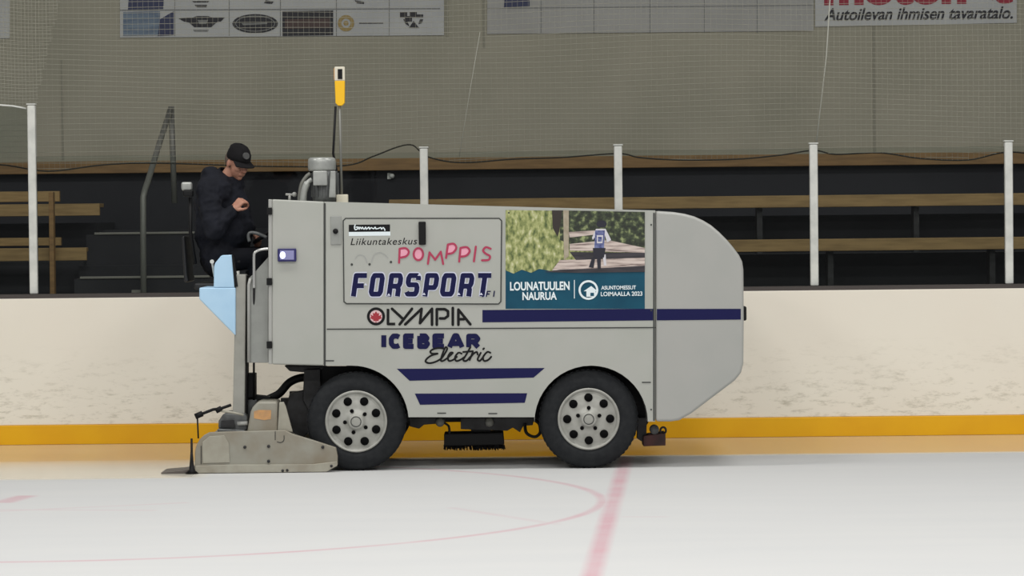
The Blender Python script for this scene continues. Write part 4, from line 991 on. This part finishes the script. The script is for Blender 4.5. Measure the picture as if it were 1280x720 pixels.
for k in range(n):
    b.bm.faces.new((top[0][k][0], top[0][k][1], top[0][k + 1][1], top[0][k + 1][0])); b.bm.faces.new((top[1][k][0], top[1][k + 1][0], top[1][k + 1][1], top[1][k][1]))
    b.bm.faces.new((top[0][k][1], top[1][k][1], top[1][k + 1][1], top[0][k + 1][1]))
b.build('brim', cap_cloth, capo)
pd = hrot @ Vector((1, -.12, .42)).normalized()
pc = H(.083, -.012, .092); side = pd.cross(Vector((0, 0, 1))).normalized(); upv = side.cross(pd)
b = B(); vs = []
for k in range(20):
    a_ = 2 * PI * k / 20; vs.append(pc + (side * math.cos(a_) + upv * math.sin(a_)) * .026 + pd * .02)
b.face(vs); r_ = b.bm.faces[:] if False else None
vs2 = [v_ - pd * .03 for v_ in vs]
for k in range(20): b.face((vs[k], vs[(k + 1) % 20], vs2[(k + 1) % 20], vs2[k]))
o = b.build('patch', patch_grey, capo); tag(o, 'round grey patch')
# jacket
b = B(); g = .026
up = D(270, 240)
b.cap(up + Vector((0, -.1, 0)), up + Vector((0, .1, 0)), .15, .15); b.cap(D(267, 252), D(270, 296), .15, .165); b.cap(D(280, 248), D(288, 286), .165, .19)
b.cap(D(292, 252), D(296, 286), .125, .145); b.cap(belly, pelv, .175, .16); b.cap(pelv + Vector((0, -.09, .02)), pelv + Vector((0, .09, .02)), .145, .145)
b.ball(D(264, 217), (.085, .13, .06)); b.cap(D(268, 226), D(290, 232), .1, .1); b.cap(D(272, 226, -.05), D(272, 226, .06), .09, .09); b.cap(D(294, 292, -.08), D(296, 304, .08), .115, .115)
for sh, el, wr in ((shR, elR, wrR), (shL, elL, wrL)):
    b.cap(sh + Vector((0, 0, -.01)), el, .1, .085); b.cap(el, wr - (wr - el).normalized() * .012, .084, .05)
    for k in range(3):                                       # sleeve folds
        m_ = sh.lerp(el, .35 + .22 * k); dd = (el - sh).normalized()
        b.ball(m_, (.104 - .004 * k, .104 - .004 * k, .02), dd.to_track_quat('Z', 'Y').to_matrix(), 14)
jk = b.build('jacket', jacket_cloth, dr); remesh(jk, 0.011, 4, .5)
for sz, st_ in ((.11, .035), (.04, .014)):                   # creases of the cloth
    tx = bpy.data.textures.new('crease', 'CLOUDS'); tx.noise_scale = sz
    dm = jk.modifiers.new('crease', 'DISPLACE'); dm.texture = tx; dm.strength = st_; dm.mid_level = .6
b = B(); c0 = D(283, 219); cdir = (headc - D(270, 236)).normalized(); rot = cdir.to_track_quat('Z', 'Y').to_matrix()
rg = []
for r_, z_ in ((.088, -.05), (.084, -.02), (.078, .012), (.07, .02), (.068, .005), (.07, -.03)):
    rg.append([b.bm.verts.new(c0 + rot @ Vector((r_ * math.cos(2 * PI * k / 24), r_ * math.sin(2 * PI * k / 24), z_ + .012 * math.cos(2 * PI * k / 24)))) for k in range(24)])
for a_, c_ in zip(rg, rg[1:]):
    for k in range(24):
        f = b.bm.faces.new((a_[k], a_[(k + 1) % 24], c_[(k + 1) % 24], c_[k])); f.smooth = True
b.build('collar', jacket_cloth, jk)
# trousers and boots
b = B(); b.cap(pelv + Vector((0, -.08, -.02)), pelv + Vector((0, .08, -.02)), .13, .13)
for hp, kn, an in ((hipR, kneeR, ankR), (hipL, kneeL, ankL)):
    b.cap(hp, kn, .1, .077); b.cap(kn, an + Vector((0, 0, .02)), .074, .056)
tr = b.build('trousers', trouser_cloth, dr); remesh(tr, 0.011, 3, .5)
for an in (ankR, ankL):
    b = B(); b.cap(an + Vector((0, 0, .03)), an + Vector((0, 0, -.02)), .054, .05); b.cap(an + Vector((-.02, 0, -.03)), an + Vector((.17, 0, -.045)), .05, .045)
    bt = b.build('boot', black, dr); remesh(bt, 0.009, 2, .5)

# ------------------------------------------------------------------ light
w = bpy.data.worlds.new('hall_light'); SC.world = w; w.use_nodes = True
w.node_tree.nodes['Background'].inputs[0].default_value = (0.96, 0.98, 1.0, 1); w.node_tree.nodes['Background'].inputs[1].default_value = WORLD = 0.26
for y, e in ((4, 560), (13, 360), (20.5, 270)):  # lamps stay out of view; nearest row added to brighten the boards
    for x in (-8, -2.7, 2.7, 8):
        l = bpy.data.lights.new('hall_and_fill_lamp', 'AREA'); l.shape = 'RECTANGLE'; l.size = 2.2; l.size_y = 1.2; l.energy = e; l.color = (1.0, 0.985, 0.95)
        o = bpy.data.objects.new('hall_and_fill_lamp', l); COL.objects.link(o); o.location = (x, y, 8.5)
SC.view_settings.view_transform = 'Standard'; SC.view_settings.look = 'None'; SC.view_settings.gamma = 1; SC.view_settings.exposure = -0.5
SC.view_settings.use_curve_mapping = False
